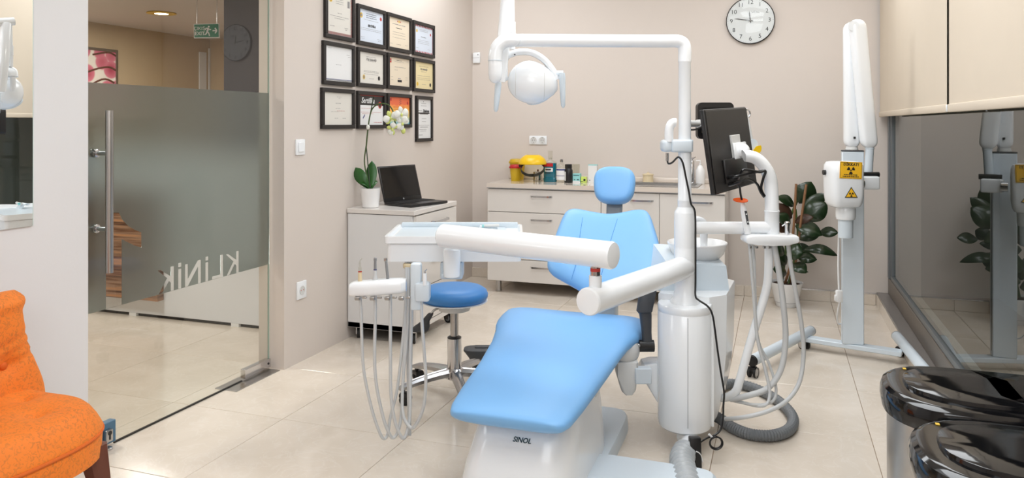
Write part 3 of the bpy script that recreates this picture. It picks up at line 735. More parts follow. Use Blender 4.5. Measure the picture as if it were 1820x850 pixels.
# two mustard sharps bins
def sharps(x, y, label, s):
    t = thing('sharps_bin', label, 'sharps bin', (x, y, WZ), 0, 'sharps bins on the worktop')
    part('tub', MB().lathe([(0.042*s, WZ), (0.054*s, WZ+0.115*s), (0.055*s, WZ+0.118*s)], (x, y, 0), 28), 'yellow_bin', t)
    part('rim', MB().lathe([(0.054*s, WZ+0.112*s), (0.060*s, WZ+0.112*s), (0.060*s, WZ+0.124*s), (0.05*s, WZ+0.126*s)], (x, y, 0), 28), 'red' if s < 1.2 else 'yellow_bin', t)
    part('lid', MB().lathe([(0.056*s, WZ+0.124*s), (0.05*s, WZ+0.138*s), (0.03*s, WZ+0.142*s)], (x, y, 0), 28), 'red' if s < 1.2 else 'yellow_bin', t)
sharps(-1.985, 5.76, 'mustard yellow sharps bin with red rim behind the visor', 0.92)
sharps(-2.02, 5.90, 'taller mustard yellow bin with yellow lid against the wall', 1.2)
# face shield
fx, fy = -1.825, 5.70
fs = thing('face_shield', 'face shield with yellow brow guard and clear visor on the worktop', 'face shield', (fx, fy, WZ))
FM = frame((fx, fy, WZ), (0.93, 0.36, 0), (-0.36, 0.93, 0))
def fpt(x, y, z): return FM @ Vector((x, y, z))
rings = []
for j in range(13):
    t_ = j/12; a = math.radians(8+100*t_)     # from brow edge over the crown
    ring = []
    for k in range(25):
        b = math.radians(-8+196*k/24)
        ring.append(fpt(0.112*math.cos(b)*math.cos(t_*1.15), -0.100*math.sin(b)*math.cos(t_*1.15)*1.0+0.0, 0.138+0.062*math.sin(t_*1.15)*1.35))
    rings.append(ring)
m_ = MB(); R = [[m_.v(p) for p in r] for r in rings]
for a, b in zip(R, R[1:]):
    for k in range(24): m_.f([a[k], a[k+1], b[k+1], b[k]])
me = finish('brow_guard', m_, 'yellow')
o = part('brow_guard', me, None, fs)
sm = o.modifiers.new('thick', 'SOLIDIFY'); sm.thickness = 0.003
m_ = MB(); lo, hi = [], []
for k in range(25):
    b = math.radians(4+172*k/24)
    hi.append(m_.v(fpt(0.112*math.cos(b), -0.102*math.sin(b), 0.140))); lo.append(m_.v(fpt(0.118*math.cos(b)-0.02, -0.122*math.sin(b)-0.0, 0.004)))
for k in range(24): m_.f([lo[k], lo[k+1], hi[k+1], hi[k]])
part('visor', m_, 'amber_clear', fs)
hb = cr_path([fpt(0.092*math.cos(a), 0.092*math.sin(a)*0.9+0.02, 0.105-0.062*math.sin(a)) for a in [2*PI*k/14 for k in range(14)]], 4, True)
rings = []
for i, p in enumerate(hb):
    d = (p-fpt(0, 0.02, 0.1)); d.z = 0; d.normalize()
    rings.append([p+UP*0.011+d*0.002, p-UP*0.011+d*0.002, p-UP*0.011-d*0.002, p+UP*0.011-d*0.002])
part('headband', MB().ring_skin(rings, closed=True), 'grey_dark', fs)
for s in (-1, 1): part('knob', MB().lathe([(0.013, -0.006), (0.013, 0.006), (0.006, 0.010)], fpt(s*0.1, -0.005, 0.128), 14, axis_to(FM.to_3x3() @ Vector((s, 0, 0)))), 'black', fs)
m_ = MB(); m_.M = FM @ Matrix.Translation((0.0, 0.103, 0.045)); m_.box(-0.02, 0.02, -0.006, 0.006, -0.012, 0.012, 0.004, 2); part('ratchet', m_, 'black', fs)
tn = thing('steel_canister', 'small steel canister standing behind the clear visor', 'canister', (-1.825, 5.84, WZ))
part('drum', MB().lathe([(0.036, WZ), (0.038, WZ+0.002), (0.038, WZ+0.060)], (-1.825, 5.84, 0), 24), 'chrome', tn)
part('lid', MB().lathe([(0.039, WZ+0.060), (0.039, WZ+0.070), (0.030, WZ+0.074), (0.006, WZ+0.075)], (-1.825, 5.84, 0), 24), 'chrome', tn)
part('knob', MB().lathe([(0.005, WZ+0.075), (0.008, WZ+0.084), (0.006, WZ+0.090)], (-1.825, 5.84, 0), 12), 'mahogany', tn)
# mouthwash bottle
mx_, my_ = -1.695, 5.75
mw = thing('mouthwash_bottle', 'big teal mouthwash bottle with red and white label', 'bottle', (mx_, my_, WZ))
m_ = MB(); m_.M = Matrix.Translation((mx_, my_, WZ))
def rr(hx, hy, z, e=4.5, n=32):
    return [(hx*math.copysign(abs(math.cos(2*PI*k/n))**(2/e), math.cos(2*PI*k/n)), hy*math.copysign(abs(math.sin(2*PI*k/n))**(2/e), math.sin(2*PI*k/n)), z) for k in range(n)]
m_.ring_skin([rr(0.050, 0.03, 0), rr(0.052, 0.032, 0.006), rr(0.052, 0.032, 0.028), rr(0.047, 0.029, 0.036), rr(0.050, 0.031, 0.046), rr(0.050, 0.031, 0.148)])
part('body', m_, 'teal', mw)
m_ = MB(); m_.M = Matrix.Translation((mx_, my_, WZ)); m_.ring_skin([rr(0.050, 0.031, 0.1485), rr(0.046, 0.029, 0.158), rr(0.02, 0.018, 0.170, 2), rr(0.016, 0.016, 0.176, 2), rr(0.015, 0.015, 0.190, 2)])
part('shoulder', m_, 'clear', mw)
part('cap', MB().lathe([(0.0185, WZ+0.180), (0.0195, WZ+0.205), (0.017, WZ+0.208)], (mx_, my_, 0), 20), 'clear', mw)
part('dosing_cup', MB().lathe([(0.017, WZ+0.209), (0.021, WZ+0.245)], (mx_, my_, 0), 20), 'clear', mw)
part('red_band', boxp(mx_-0.043, mx_+0.030, my_-0.0335, my_-0.031, WZ+0.122, WZ+0.147), 'red', mw, False)
lb_ = part('label', boxp(mx_-0.034, mx_+0.030, my_-0.0335, my_-0.031, WZ+0.082, WZ+0.112), 'white', mw, False)
part('label_lines', boxp(mx_-0.03, mx_+0.016, my_-0.0342, my_-0.0335, WZ+0.095, WZ+0.104).box(mx_-0.026, mx_+0.012, my_-0.0342, my_-0.0335, WZ+0.088, WZ+0.091).box(mx_-0.034, mx_+0.010, my_-0.0322, my_-0.031, WZ+0.068, WZ+0.074), 'black', mw, False)
# saline bottle
def ex(t, x, y):
    sleeve(t, x, y, 0.0415, 0.02, 0.108, 'white'); sleeve(t, x, y, 0.0418, 0.094, 0.104, 'navy', name='label_band'); sleeve(t, x, y, 0.0418, 0.05, 0.054, 'navy', name='label_band')
    part('cap', MB().lathe([(0.012, WZ+0.158), (0.013, WZ+0.172), (0.007, WZ+0.176), (0.014, WZ+0.180)], (x, y, 0), 16), 'steel', t)
bottle('saline_bottle', 'clear saline bottle with white and blue label', 'bottle', -1.600, 5.74, [(0.038, 0), (0.041, 0.004), (0.041, 0.112), (0.03, 0.138), (0.013, 0.15), (0.013, 0.158)], 'clear', ex)
def ex(t, x, y):
    sleeve(t, x, y, 0.0335, 0.015, 0.085, 'plastic_grey', -2.9, -2.0)
    part('cap', MB().lathe([(0.0265, WZ+0.112), (0.0275, WZ+0.114), (0.0275, WZ+0.140), (0.024, WZ+0.143)], (x, y, 0), 24), 'black', t)
bottle('black_bottle', 'squat black bottle with black screw cap', 'bottle', -1.541, 5.73, [(0.031, 0), (0.033, 0.003), (0.033, 0.094), (0.026, 0.108), (0.024, 0.113)], 'black', ex)
def carton(name, label, x0, x1, y0, y1, h, m, extra):
    t = thing(name, label, 'box', ((x0+x1)/2, (y0+y1)/2, WZ)); part('carton', boxp(x0, x1, y0, y1, WZ, WZ+h, 0.001, 1), m, t, False); extra(t)
carton('medicine_box', 'small mint green carton beside the black bottle', -1.508, -1.450, 5.73, 5.78, 0.070, 'teal_box', lambda t: (part('base_band', boxp(-1.5085, -1.4495, 5.7295, 5.73, WZ, WZ+0.014), 'white', t, False), part('printed_lines', boxp(-1.502, -1.456, 5.729, 5.7296, WZ+0.055, WZ+0.060).box(-1.496, -1.488, 5.729, 5.7296, WZ+0.02, WZ+0.028).box(-1.475, -1.458, 5.729, 5.7296, WZ+0.02, WZ+0.028), 'ink_teal', t, False)))
carton('medicine_box', 'tiny lime green carton right of the mint one', -1.446, -1.402, 5.74, 5.77, 0.046, 'lime', lambda t: part('printed_mark', boxp(-1.424, -1.408, 5.739, 5.7397, WZ+0.014, WZ+0.030).box(-1.444, -1.428, 5.739, 5.7397, WZ+0.006, WZ+0.01), 'ink', t, False))
carton('glove_carton', 'upright white carton with turquoise top edge', -1.392, -1.324, 5.76, 5.81, 0.138, 'white', lambda t: (part('top_band', boxp(-1.3925, -1.3235, 5.7595, 5.8105, WZ+0.134, WZ+0.140), 'teal_box', t, False), part('printed_mark', boxp(-1.343, -1.336, 5.759, 5.7597, WZ+0.016, WZ+0.024).box(-1.382, -1.376, 5.759, 5.7597, WZ+0.016, WZ+0.022), 'ink', t, False)))
t = thing('clear_cup', 'clear plastic cup behind the small cartons', 'cup', (-1.52, 5.86, WZ)); part('wall', MB().lathe([(0.03, WZ), (0.037, WZ+0.135), (0.0355, WZ+0.135), (0.029, WZ+0.003)], (-1.52, 5.86, 0), 24), 'clear', t)
part('rim', MB().tube([(-1.52+0.037*math.cos(a), 5.86+0.037*math.sin(a), WZ+0.135) for a in [2*PI*k/20 for k in range(20)]], 0.0014, 6, closed=True), 'clear', t)
t = thing('steel_tumbler', 'slim grey steel tumbler half hidden by the blue headrest', 'tumbler', (-1.293, 5.80, WZ)); part('body', MB().lathe([(0.018, WZ), (0.02, WZ+0.078), (0.0185, WZ+0.078), (0.017, WZ+0.004)], (-1.293, 5.80, 0), 20), 'steel', t)
part('rim', MB().tube([(-1.293+0.0195*math.cos(a), 5.80+0.0195*math.sin(a), WZ+0.078) for a in [2*PI*k/16 for k in range(16)]], 0.0012, 6, closed=True), 'chrome', t)
px_, py_ = -0.955, 5.925
t = thing('cotton_pot', 'small cream pot with lid behind the sink', 'pot', (px_, py_, WZ))
part('pot', MB().lathe([(0.036, WZ), (0.040, WZ+0.004), (0.040, WZ+0.058)], (px_, py_, 0), 24), 'cream', t)
part('lid', MB().lathe([(0.043, WZ+0.058), (0.043, WZ+0.066), (0.02, WZ+0.071), (0.006, WZ+0.074), (0.007, WZ+0.080)], (px_, py_, 0), 24), 'cream', t)
tx, ty = -0.62, 5.915
t = thing('sink_tap', 'tall chrome sink tap seen right behind the white pole', 'tap', (tx, ty, WZ))
part('column', MB().lathe([(0.026, WZ), (0.026, WZ+0.008), (0.019, WZ+0.012), (0.019, WZ+0.172), (0.016, WZ+0.178)], (tx, ty, 0), 22), 'chrome', t)
part('spout', tubep(cr_path([(tx, ty, WZ+0.15), (tx-0.02, ty-0.05, WZ+0.17), (tx-0.06, ty-0.14, WZ+0.165), (tx-0.07, ty-0.16, WZ+0.145)], 5), 0.010, 12), 'chrome', t)
part('lever', tubep([(tx, ty, WZ+0.178), (tx+0.004, ty-0.006, WZ+0.195), (tx+0.03, ty-0.05, WZ+0.205)], [0.009, 0.007, 0.005], 10), 'chrome', t)
t = thing('soap_bottle', 'white rounded soap bottle right of the chrome tap', 'bottle', (tx+0.062, ty, WZ))
part('body', MB().lathe([(0.030, WZ), (0.034, WZ+0.006), (0.034, WZ+0.105), (0.018, WZ+0.135), (0.012, WZ+0.142)], (tx+0.062, ty, 0), 24), 'ceramic', t)
part('pump', MB().lathe([(0.010, WZ+0.142), (0.010, WZ+0.155), (0.004, WZ+0.158), (0.004, WZ+0.18)], (tx+0.062, ty, 0), 14).tube([(tx+0.062, ty, WZ+0.178), (tx+0.03, ty-0.01, WZ+0.176)], 0.004, 8), 'ceramic', t)

# ================================================================ mobile cabinet, laptop, orchid
CXF, CY0, CY1 = -2.004, 4.0, 4.61
mc = thing('mobile_cabinet', 'white drawer cabinet on castors against the side wall under the laptop', 'cabinet', (-2.22, 4.3, 0))
part('body', boxp(-2.452, CXF-0.02, CY0, CY1, 0.075, 0.758, 0.001, 1), 'lacquer_cool', mc, False)
part('top', boxp(-2.455, CXF, CY0-0.006, CY1+0.004, 0.762, 0.790, 0.002, 1), 'lacquer', mc, False)
part('plinth', boxp(-2.45, CXF-0.001, CY0, CY1, 0.075, 0.105), 'lacquer', mc, False)
zs = [0.108, 0.32, 0.535, 0.757]
for a, b in zip(zs, zs[1:]):
    d = part('drawer', boxp(CXF-0.019, CXF, CY0+0.022, CY1-0.002, a+0.002, b-0.003, 0.001, 1), 'lacquer', mc, False)
    bow_handle(4.22, 4.45, CXF, b-0.06, d, 'y')
def caster(x, y, parent, rz, r=0.032, m='rubber', top=0.075, rim='grey_mid'):
    c = MB(); c.M = xform((x, y, 0), rz)
    c.tube([(-0.010, 0, r), (0.010, 0, r)], r, 20)
    w = part('caster', c, m, parent)
    c = MB(); c.M = xform((x, y, 0), rz); c.tube([(-0.0115, 0, r), (0.0115, 0, r)], r*0.68, 18); part('rim', c, rim, w)
    c = MB(); c.M = xform((x, y, 0), rz)
    c.box(-0.017, -0.012, -0.012, 0.012, r-0.008, top-0.006).box(0.012, 0.017, -0.012, 0.012, r-0.008, top-0.006).box(-0.017, 0.017, -0.016, 0.018, top-0.010, top-0.002, 0.002, 1)
    c.tube([(0, 0, top-0.01), (0, 0, top+0.002)], 0.008, 10)
    part('fork', c, 'steel', w)
for x, y, a in ((-2.405, 4.05, 0.5), (-2.035, 4.05, 0.35), (-2.405, 4.55, 0.9), (-2.035, 4.55, 1.2)): caster(x, y, mc, a)

# ---- laptop (opens towards +X, seen three-quarter)
LZ = 0.7905
lp = thing('laptop', 'open black laptop on top of the mobile cabinet', 'laptop', (-2.22, 4.42, LZ), math.radians(0))
LM = frame((-2.27, 4.37, LZ), (math.sin(0.32), math.cos(0.32), 0), (-math.cos(0.32), math.sin(0.32), 0))   # x along hinge, y towards the screen
m_ = MB(); m_.M = LM; m_.box(-0.165, 0.165, -0.235, 0.0, 0.002, 0.018, 0.004, 2); base = part('base', m_, 'black', lp)
k_ = MB(); k_.M = LM
for r_ in range(6):
    n = 14 if r_ else 15
    for c_ in range(n):
        x0 = -0.15+0.30*c_/n
        k_.box(x0, x0+0.30/n-0.003, -0.03-0.019*r_-0.015, -0.03-0.019*r_, 0.018, 0.0205)
part('keyboard', k_, 'rubber', base, False, kind='stuff')
m_ = MB(); m_.M = LM; m_.box(-0.05, 0.05, -0.225, -0.155, 0.018, 0.0186); part('touchpad', m_, 'grey_dark', base, False)
m_ = MB(); m_.M = LM @ Matrix.Translation((0, -0.002, 0.016)) @ Matrix.Rotation(math.radians(-16), 4, 'X'); m_.box(-0.165, 0.165, -0.004, 0.006, 0.0, 0.232, 0.003, 2)
scr = part('screen_lid', m_, 'black', lp)
m_ = MB(); m_.M = LM @ Matrix.Translation((0, -0.002, 0.016)) @ Matrix.Rotation(math.radians(-16), 4, 'X'); m_.box(-0.155, 0.155, -0.0048, -0.004, 0.026, 0.222); part('display', m_, 'black_gloss', scr, False)
m_ = MB(); m_.M = LM @ Matrix.Translation((0, -0.002, 0.016)) @ Matrix.Rotation(math.radians(-16), 4, 'X') @ Matrix.Rotation(PI/2, 4, 'X'); m_.lathe([(0.006, 0.0045), (0.006, 0.0052)], (0, 0.013, 0), 14); part('badge', m_, 'grey_mid', scr)

# ---- orchid
ox, oy = -2.345, 4.085
oc = thing('potted_orchid', 'white orchid with arching stem in a white pot beside the laptop', 'orchid', (ox, oy, LZ))
part('pot', MB().lathe([(0.046, LZ), (0.050, LZ+0.003), (0.060, LZ+0.112), (0.062, LZ+0.118), (0.056, LZ+0.118), (0.052, LZ+0.09)], (ox, oy, 0), 32), 'ceramic', oc)
part('bark', MB().lathe([(0.054, LZ+0.085), (0.054, LZ+0.098), (0.02, LZ+0.106)], (ox, oy, 0), 20), 'soil', oc)
def leaf(name, base, tip, width, nrm, m, parent, droop=0.0, n=8, fold=0.18, wpos=0.5):
    b, t_ = Vector(base), Vector(tip); ax = t_-b; L_ = ax.length; nn = Vector(nrm); s = ax.cross(nn).normalized(); nn = s.cross(ax).normalized()
    mm = MB(); rows = []
    for i in range(n+1):
        u = i/n; prof = (math.sin(PI*u**(math.log(0.5)/math.log(wpos)))**0.75 if 0 < u < 1 else 0.0)
        w_ = max(width/2*prof, 0.0008); c = b+ax*u+nn*(droop*math.sin(PI*u)*L_) - UP*0
        rows.append([mm.v(c-s*w_+nn*fold*w_), mm.v(c), mm.v(c+s*w_+nn*fold*w_)])
    for p, q in zip(rows, rows[1:]): mm.f([p[0], p[1], q[1], q[0]]); mm.f([p[1], p[2], q[2], q[1]])
    o = part(name, mm, m, parent); sd = o.modifiers.new('thick', 'SOLIDIFY'); sd.thickness = 0.0012
    return o
od = 4.75
lb_ = Vector((ox, oy, LZ+0.10))
def opt(px, py, d): return Vector(D_[(px, py, d)])
D_ = {(632, 298, 4.66): (-2.447, 4.081, 1.031), (661, 286, 4.72): (-2.382, 4.167, 1.069), (668, 321, 4.70): (-2.349, 4.157, 0.948), (640, 325, 4.60): (-2.389, 4.037, 0.942), (662, 333, 4.62): (-2.329, 4.079, 0.913)}
leaf('leaf', lb_, opt(632, 298, 4.66), 0.075, -FW, 'leaf', oc, 0.10, wpos=0.62)
leaf('leaf', lb_, opt(661, 286, 4.72), 0.070, -FW, 'leaf', oc, -0.06, wpos=0.6)
leaf('leaf', lb_, opt(668, 321, 4.70), 0.055, (0, -.4, 1), 'leaf', oc, 0.12, wpos=0.6)
leaf('leaf', lb_, opt(640, 325, 4.60), 0.045, (0, -.4, 1), 'leaf', oc, 0.12, wpos=0.6)
leaf('leaf', lb_, opt(662, 333, 4.62), 0.040, (0, -.4, 1), 'leaf', oc, 0.10, wpos=0.6)
stp = cr_path([lb_, (-2.415, 4.134, 1.049), (-2.405, 4.137, 1.168), (-2.395, 4.141, 1.272), (-2.379, 4.147, 1.37), (-2.353, 4.156, 1.411), (-2.31, 4.171, 1.425), (-2.27, 4.185, 1.411), (-2.247, 4.193, 1.37), (-2.238, 4.196, 1.314), (-2.224, 4.201, 1.283), (-2.192, 4.212, 1.255)], 6)
part('flower_stem', tubep(stp, 0.0042, 8), 'stem', oc)
part('support_stake', tubep([lb_, (-2.41, 4.146, 1.153), (-2.397, 4.151, 1.3), (-2.367, 4.161, 1.467)], 0.0036, 8), 'leaf_dark', oc)
part('clip', MB().ellipsoid((-2.39, 4.132, 1.279), (0.012, 0.010, 0.016), 12, 8), 'petal', oc)
def flower(c, face, size, green, rot=0.0):
    c = Vector(c); f = Vector(face).normalized(); up = (UP-f*f.z).normalized(); sd = up.cross(f)
    root = None
    spec = [(90, 0.95, 0.62), (210, 0.95, 0.6), (330, 0.95, 0.6), (10, 1.05, 0.95), (170, 1.05, 0.95)]
    for i, (a, l, wd) in enumerate(spec):
        a = math.radians(a)+rot; d = sd*math.cos(a)+up*math.sin(a)
        leaf('petal', c+f*0.002*i, c+d*size*l+f*0.006, size*wd, f, 'petal_green' if (i < 3 and green) else 'petal', oc, 0.06, 7, 0.1, 0.6)
    part('flower_heart', MB().ellipsoid(c+f*0.012-up*0.004, (0.008, 0.008, 0.010), 10, 8), 'petal_green', oc)
flower((-2.245, 4.151, 1.335), (0.7, -0.7, 0.05), 0.050, True, 0.4)
flower((-2.227, 4.147, 1.269), (0.3, -0.9, -0.1), 0.040, True, 1.2)
flower((-2.186, 4.172, 1.359), (0.85, -0.5, 0.0), 0.052, False, 0.2)
flower((-2.176, 4.175, 1.303), (0.6, -0.8, -0.1), 0.046, False, 0.9)
part('bud', MB().ellipsoid((-2.184, 4.204, 1.255), (0.014, 0.014, 0.018), 12, 8), 'petal_green', oc)

# ================================================================ orange tufted chair
ch = thing('slipper_chair', 'orange buttoned low chair with dark curved legs against the white wall', 'chair', (-2.13, 1.5, 0))
HY, YC = 0.285, 1.53
# seat: rounded plan, domed and tufted top
m_ = MB(); nx, ny = 30, 34
x0, x1 = -2.365, -1.862
tufts = [(-2.17+0.15*i, YC-0.16+0.16*j+(0.08 if i == 1 else 0)) for i in range(2) for j in range(3-i)]
def plan(u, v):
    # superellipse mapping of the unit disc to a seat plan
    a = math.atan2(v, u); r = math.hypot(u, v); e = 2.7 if u > 0 else 8
    ca, sa = math.cos(a), math.sin(a)
    k = (abs(ca)**e+abs(sa)**e)**(-1/e)
    return (x0+x1)/2+(x1-x0)/2*k*ca*r, YC+HY*k*sa*r
def seat_z(x, y, r):
    z = 0.445+0.030*(1-r**4)-0.055*max(0, r-0.80)**2/0.04
    for tx_, ty_ in tufts:
        q = math.hypot(x-tx_, y-ty_); z -= 0.020*math.exp(-(q/0.018)**2)+0.016*math.exp(-(q/0.055)**2)
    return z
N_ = 72; rings = []
for r in [0.02, .08, .15, .22, .3, .37, .44, .51, .58, .65, .72, .79, .85, .9, .95, 0.985, 1.0]:
    ring = []
    for k in range(N_):
        a = 2*PI*k/N_; x, y = plan(math.cos(a)*r, math.sin(a)*r); ring.append((x, y, seat_z(x, y, r)))
    rings.append(ring)
def inset(z, r): return [plan(math.cos(2*PI*k/N_)*r, math.sin(2*PI*k/N_)*r)+(z,) for k in range(N_)]
rings += [inset(0.385, 1.0)]
rings.append(inset(0.378, 0.985))
m_.ring_skin(rings)
seat = part('seat', m_, 'orange', ch, ang=60)
part('seat_rail', MB().ring_skin([inset(0.378, 0.99), inset(0.370, 1.0), inset(0.305, 0.985), inset(0.300, 0.95)]), 'orange', ch)
part('piping', tubep([Vector(p) for p in inset(0.381, 0.998)], 0.0052, 8, closed=True), 'orange_seam', ch)
for tx_, ty_ in tufts: part('button', MB().ellipsoid((tx_, ty_, seat_z(tx_, ty_, 0.3)+0.0005), (0.010, 0.010, 0.004), 14, 8), 'orange_seam', seat)
# back: waisted outline with a rolled top, buttoned
bt = [(-2.25, YC+yy, zz) for yy, zz in ((-0.17, 0.548), (0.0, 0.548), (0.17, 0.548))]
def back_hw(z):
    pts = [(0.34, 0.315), (0.45, 0.312), (0.56, 0.276), (0.66, 0.252), (0.705, 0.248), (0.728, 0.258), (0.748, 0.260), (0.766, 0.245)]
    for i in range(len(pts)-1):
        (a, b), (c, d) = pts[i], pts[i+1]
        if a <= z <= c:
            p_, n_ = pts[max(i-1, 0)], pts[min(i+2, len(pts)-1)]; h = c-a; t_ = (z-a)/h
            m0 = (d-p_[1])/(c-p_[0])*h; m1 = (n_[1]-b)/(n_[0]-a)*h
            return (2*t_**3-3*t_**2+1)*b+(t_**3-2*t_**2+t_)*m0+(-2*t_**3+3*t_**2)*d+(t_**3-t_**2)*m1
    return pts[-1][1]
m_ = MB(); rings = []
zl = [0.34+0.426*i/44 for i in range(45)]
for z in zl:
    hw = back_hw(z); cxb = -2.280-0.05*(z-0.36)-0.2*max(0, z-0.69)
    th_ = 0.062 if z < 0.735 else 0.062*math.sqrt(max(0.02, 1-((z-0.735)/0.032)**2))
    roll = 0.014*math.exp(-((z-0.738)/0.022)**2)
    ring = []
    for k in range(48):
        a = 2*PI*k/48; ca, sa = math.cos(a), math.sin(a)
        y = YC+hw*math.copysign(abs(ca)**0.6, ca); xx = (th_+roll)*math.copysign(abs(sa)**0.75, sa)
        if sa > 0:
            for p in bt:
                q = math.hypot(y-p[1], z-p[2]); xx -= 0.030*math.exp(-(q/0.026)**2)+0.012*math.exp(-(q/0.07)**2)
            # pleats running from the buttons
            for p in bt:
                if z < p[2]: xx -= 0.010*math.exp(-((y-p[1])/0.010)**2)
                s_ = 1 if y > p[1] else -1
                if (y-p[1]) > 0: xx -= 0.008*math.exp(-(((z-p[2])-0.20*(y-p[1]))/0.010)**2)*min(1, abs(y-p[1])/0.03)
        ring.append((cxb+xx, y, z))
    rings.append(ring)
m_.ring_skin(rings)
back = part('backrest', m_, 'orange', ch, ang=60)
for p in bt: part('button', MB().ellipsoid((-2.280-0.05*(p[2]-0.36)+0.024, p[1], p[2]), (0.007, 0.013, 0.013), 14, 8), 'orange_seam', back)
def cab_leg(x, y, dx, dy):
    pts = cr_path([(x, y, 0.335), (x+dx*0.012, y+dy*0.012, 0.27), (x+dx*0.022, y+dy*0.022, 0.20), (x+dx*0.012, y+dy*0.012, 0.10), (x+dx*0.03, y+dy*0.03, 0.0)], 5)
    rad = [0.034-0.017*min(1, i/(len(pts)-4)) for i in range(len(pts))]
    m2 = MB(); rings = []
    for p, r in zip(pts, rad):
        rings.append([(p.x+sx*r, p.y+sy*r, p.z) for sx, sy in ((-1, -.7), (-.7, -1), (.7, -1), (1, -.7), (1, .7), (.7, 1), (-.7, 1), (-1, .7))])
    part('leg', m2.ring_skin(rings), 'mahogany', ch)
cab_leg(-1.945, 1.735, 1, 0.4); cab_leg(-1.945, 1.295, 1, -0.4); cab_leg(-2.29, 1.745, -0.8, 0.5); cab_leg(-2.29, 1.285, -0.8, -0.5)
# ================================================================ operator stool
sx_, sy_ = (-1.477, 3.362, 0.115)[:2]
stl = thing('operator_stool', 'round blue stool on a chrome five star base with castors', 'stool', (sx_, sy_, 0))
sc_ = Vector((sx_+0.005, sy_, 0))
m_ = MB()
R_ = 0.163
m_.lathe([(0.02, 0.447), (R_-0.03, 0.447), (R_-0.012, 0.452), (R_-0.002, 0.466), (R_, 0.480), (R_-0.008, 0.498), (R_-0.03, 0.512), (R_*0.6, 0.519), (0.02, 0.521)], sc_, 48)
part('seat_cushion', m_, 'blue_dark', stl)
part('seat_pan', MB().lathe([(0.02, 0.428), (R_-0.06, 0.430), (R_-0.004, 0.446), (R_-0.002, 0.450), (0.02, 0.452)], sc_, 48), 'plastic', stl)
part('mounting_plate', MB().lathe([(0.065, 0.400), (0.075, 0.404), (0.080, 0.432), (0.04, 0.434)], sc_, 28), 'plastic_grey', stl)
part('gas_spring', tubep([sc_+UP*0.24, sc_+UP*0.41], 0.0195, 22), 'steel', stl)
part('collar', MB().lathe([(0.020, 0.262), (0.033, 0.264), (0.034, 0.272), (0.024, 0.278)], sc_, 24), 'black', stl)
part('column', tubep([sc_+UP*0.085, sc_+UP*0.268], 0.034, 26), 'chrome', stl)
lv = part('lever', tubep(cr_path([sc_+Vector((-0.06, -0.03, 0.415)), sc_+Vector((-0.085, -0.045, 0.405)), sc_+Vector((-0.10, -0.055, 0.385))], 4), 0.006, 8), 'steel', stl)
m_ = MB(); c0 = sc_+Vector((-0.098, -0.054, 0.392)); d_ = Vector((-0.055, -0.02, -0.085))
st_ = []
for u, hw, ht in ((0, .012, .010), (.1, .016, .013), (.45, .020, .014), (.75, .038, .017), (.95, .044, .018), (1.05, .040, .012), (1.08, .02, .004)):
    st_.append((c0+d_*u, RT, d_.cross(RT), hw, ht))
part('paddle', m_.cushion(st_, 3.0, 20), 'grey_dark', lv)
part('hub', MB().lathe([(0.03, 0.070), (0.048, 0.080), (0.046, 0.115), (0.036, 0.125)], sc_, 28), 'chrome', stl)
base0 = math.atan2((-1.658, 3.132, 0.075)[1]-sc_.y, (-1.658, 3.132, 0.075)[0]-sc_.x)
for k in range(5):
    a = base0+2*PI*k/5; d = Vector((math.cos(a), math.sin(a), 0)); s = Vector((-d.y, d.x, 0)); L_ = 0.285
    rings = []
    for i in range(9):
        u = i/8; c = sc_+d*(0.03+(L_-0.03)*u)+UP*(0.105-0.030*u**2); hw = 0.026-0.006*u; ht = 0.018-0.006*u
        if i == 8: hw *= .75; ht *= .7
        rings.append([c+s*hw*x+UP*ht*y for x, y in ((-1, -.8), (-.4, -1), (.4, -1), (1, -.8), (1, .3), (.55, 1), (.2, .75), (-.2, .75), (-.55, 1), (-1, .3))])
    ar = part('base_arm', MB().ring_skin(rings), 'polished', stl)
    e = sc_+d*(L_-0.018)
    rz = a+0.9+0.5*k
    c = MB(); c.M = xform((e.x, e.y, 0), rz)
    for sx in (-1, 1): c.tube([(sx*0.007, 0.012, 0.026), (sx*0.021, 0.012, 0.026)], 0.026, 20)
    w = part('caster', c, 'rubber', ar)
    c = MB(); c.M = xform((e.x, e.y, 0), rz); c.prism([(-0.022, -0.014)]+[(-0.022+0.044*i/1, -0.014) for i in (1,)]+[(0.022, 0.028), (-0.022, 0.028)], 0.034, 0.056, 0.006, 2); c.tube([(0, 0, 0.05), (0, 0, 0.075)], 0.010, 10)
    part('hood', c, 'black', w)
# ---- grey foot control standing on the floor behind the chair
fcx, fcy = (-1.497, 3.789, 0.1)[:2]
fc = thing('foot_control', 'dark grey wedge foot control on the floor between stool and chair', 'foot control', (fcx, fcy, 0))
m_ = MB(); m_.M = xform((fcx, fcy, 0), CAMYAW)
m_.ring_skin([rr(0.055, 0.05, 0.0, 3), rr(0.058, 0.052, 0.012, 3), rr(0.07, 0.055, 0.05, 3), rr(0.10, 0.06, 0.088, 3), rr(0.098, 0.058, 0.096, 3), rr(0.07, 0.04, 0.102, 3)])
part('housing', m_, 'grey_dark', fc)
m_ = MB(); m_.M = xform((fcx, fcy, 0.1), CAMYAW); m_.box(-0.04, 0.05, -0.02, 0.025, 0.0, 0.008, 0.004, 2); part('pedal', m_, 'grey_dark', fc)
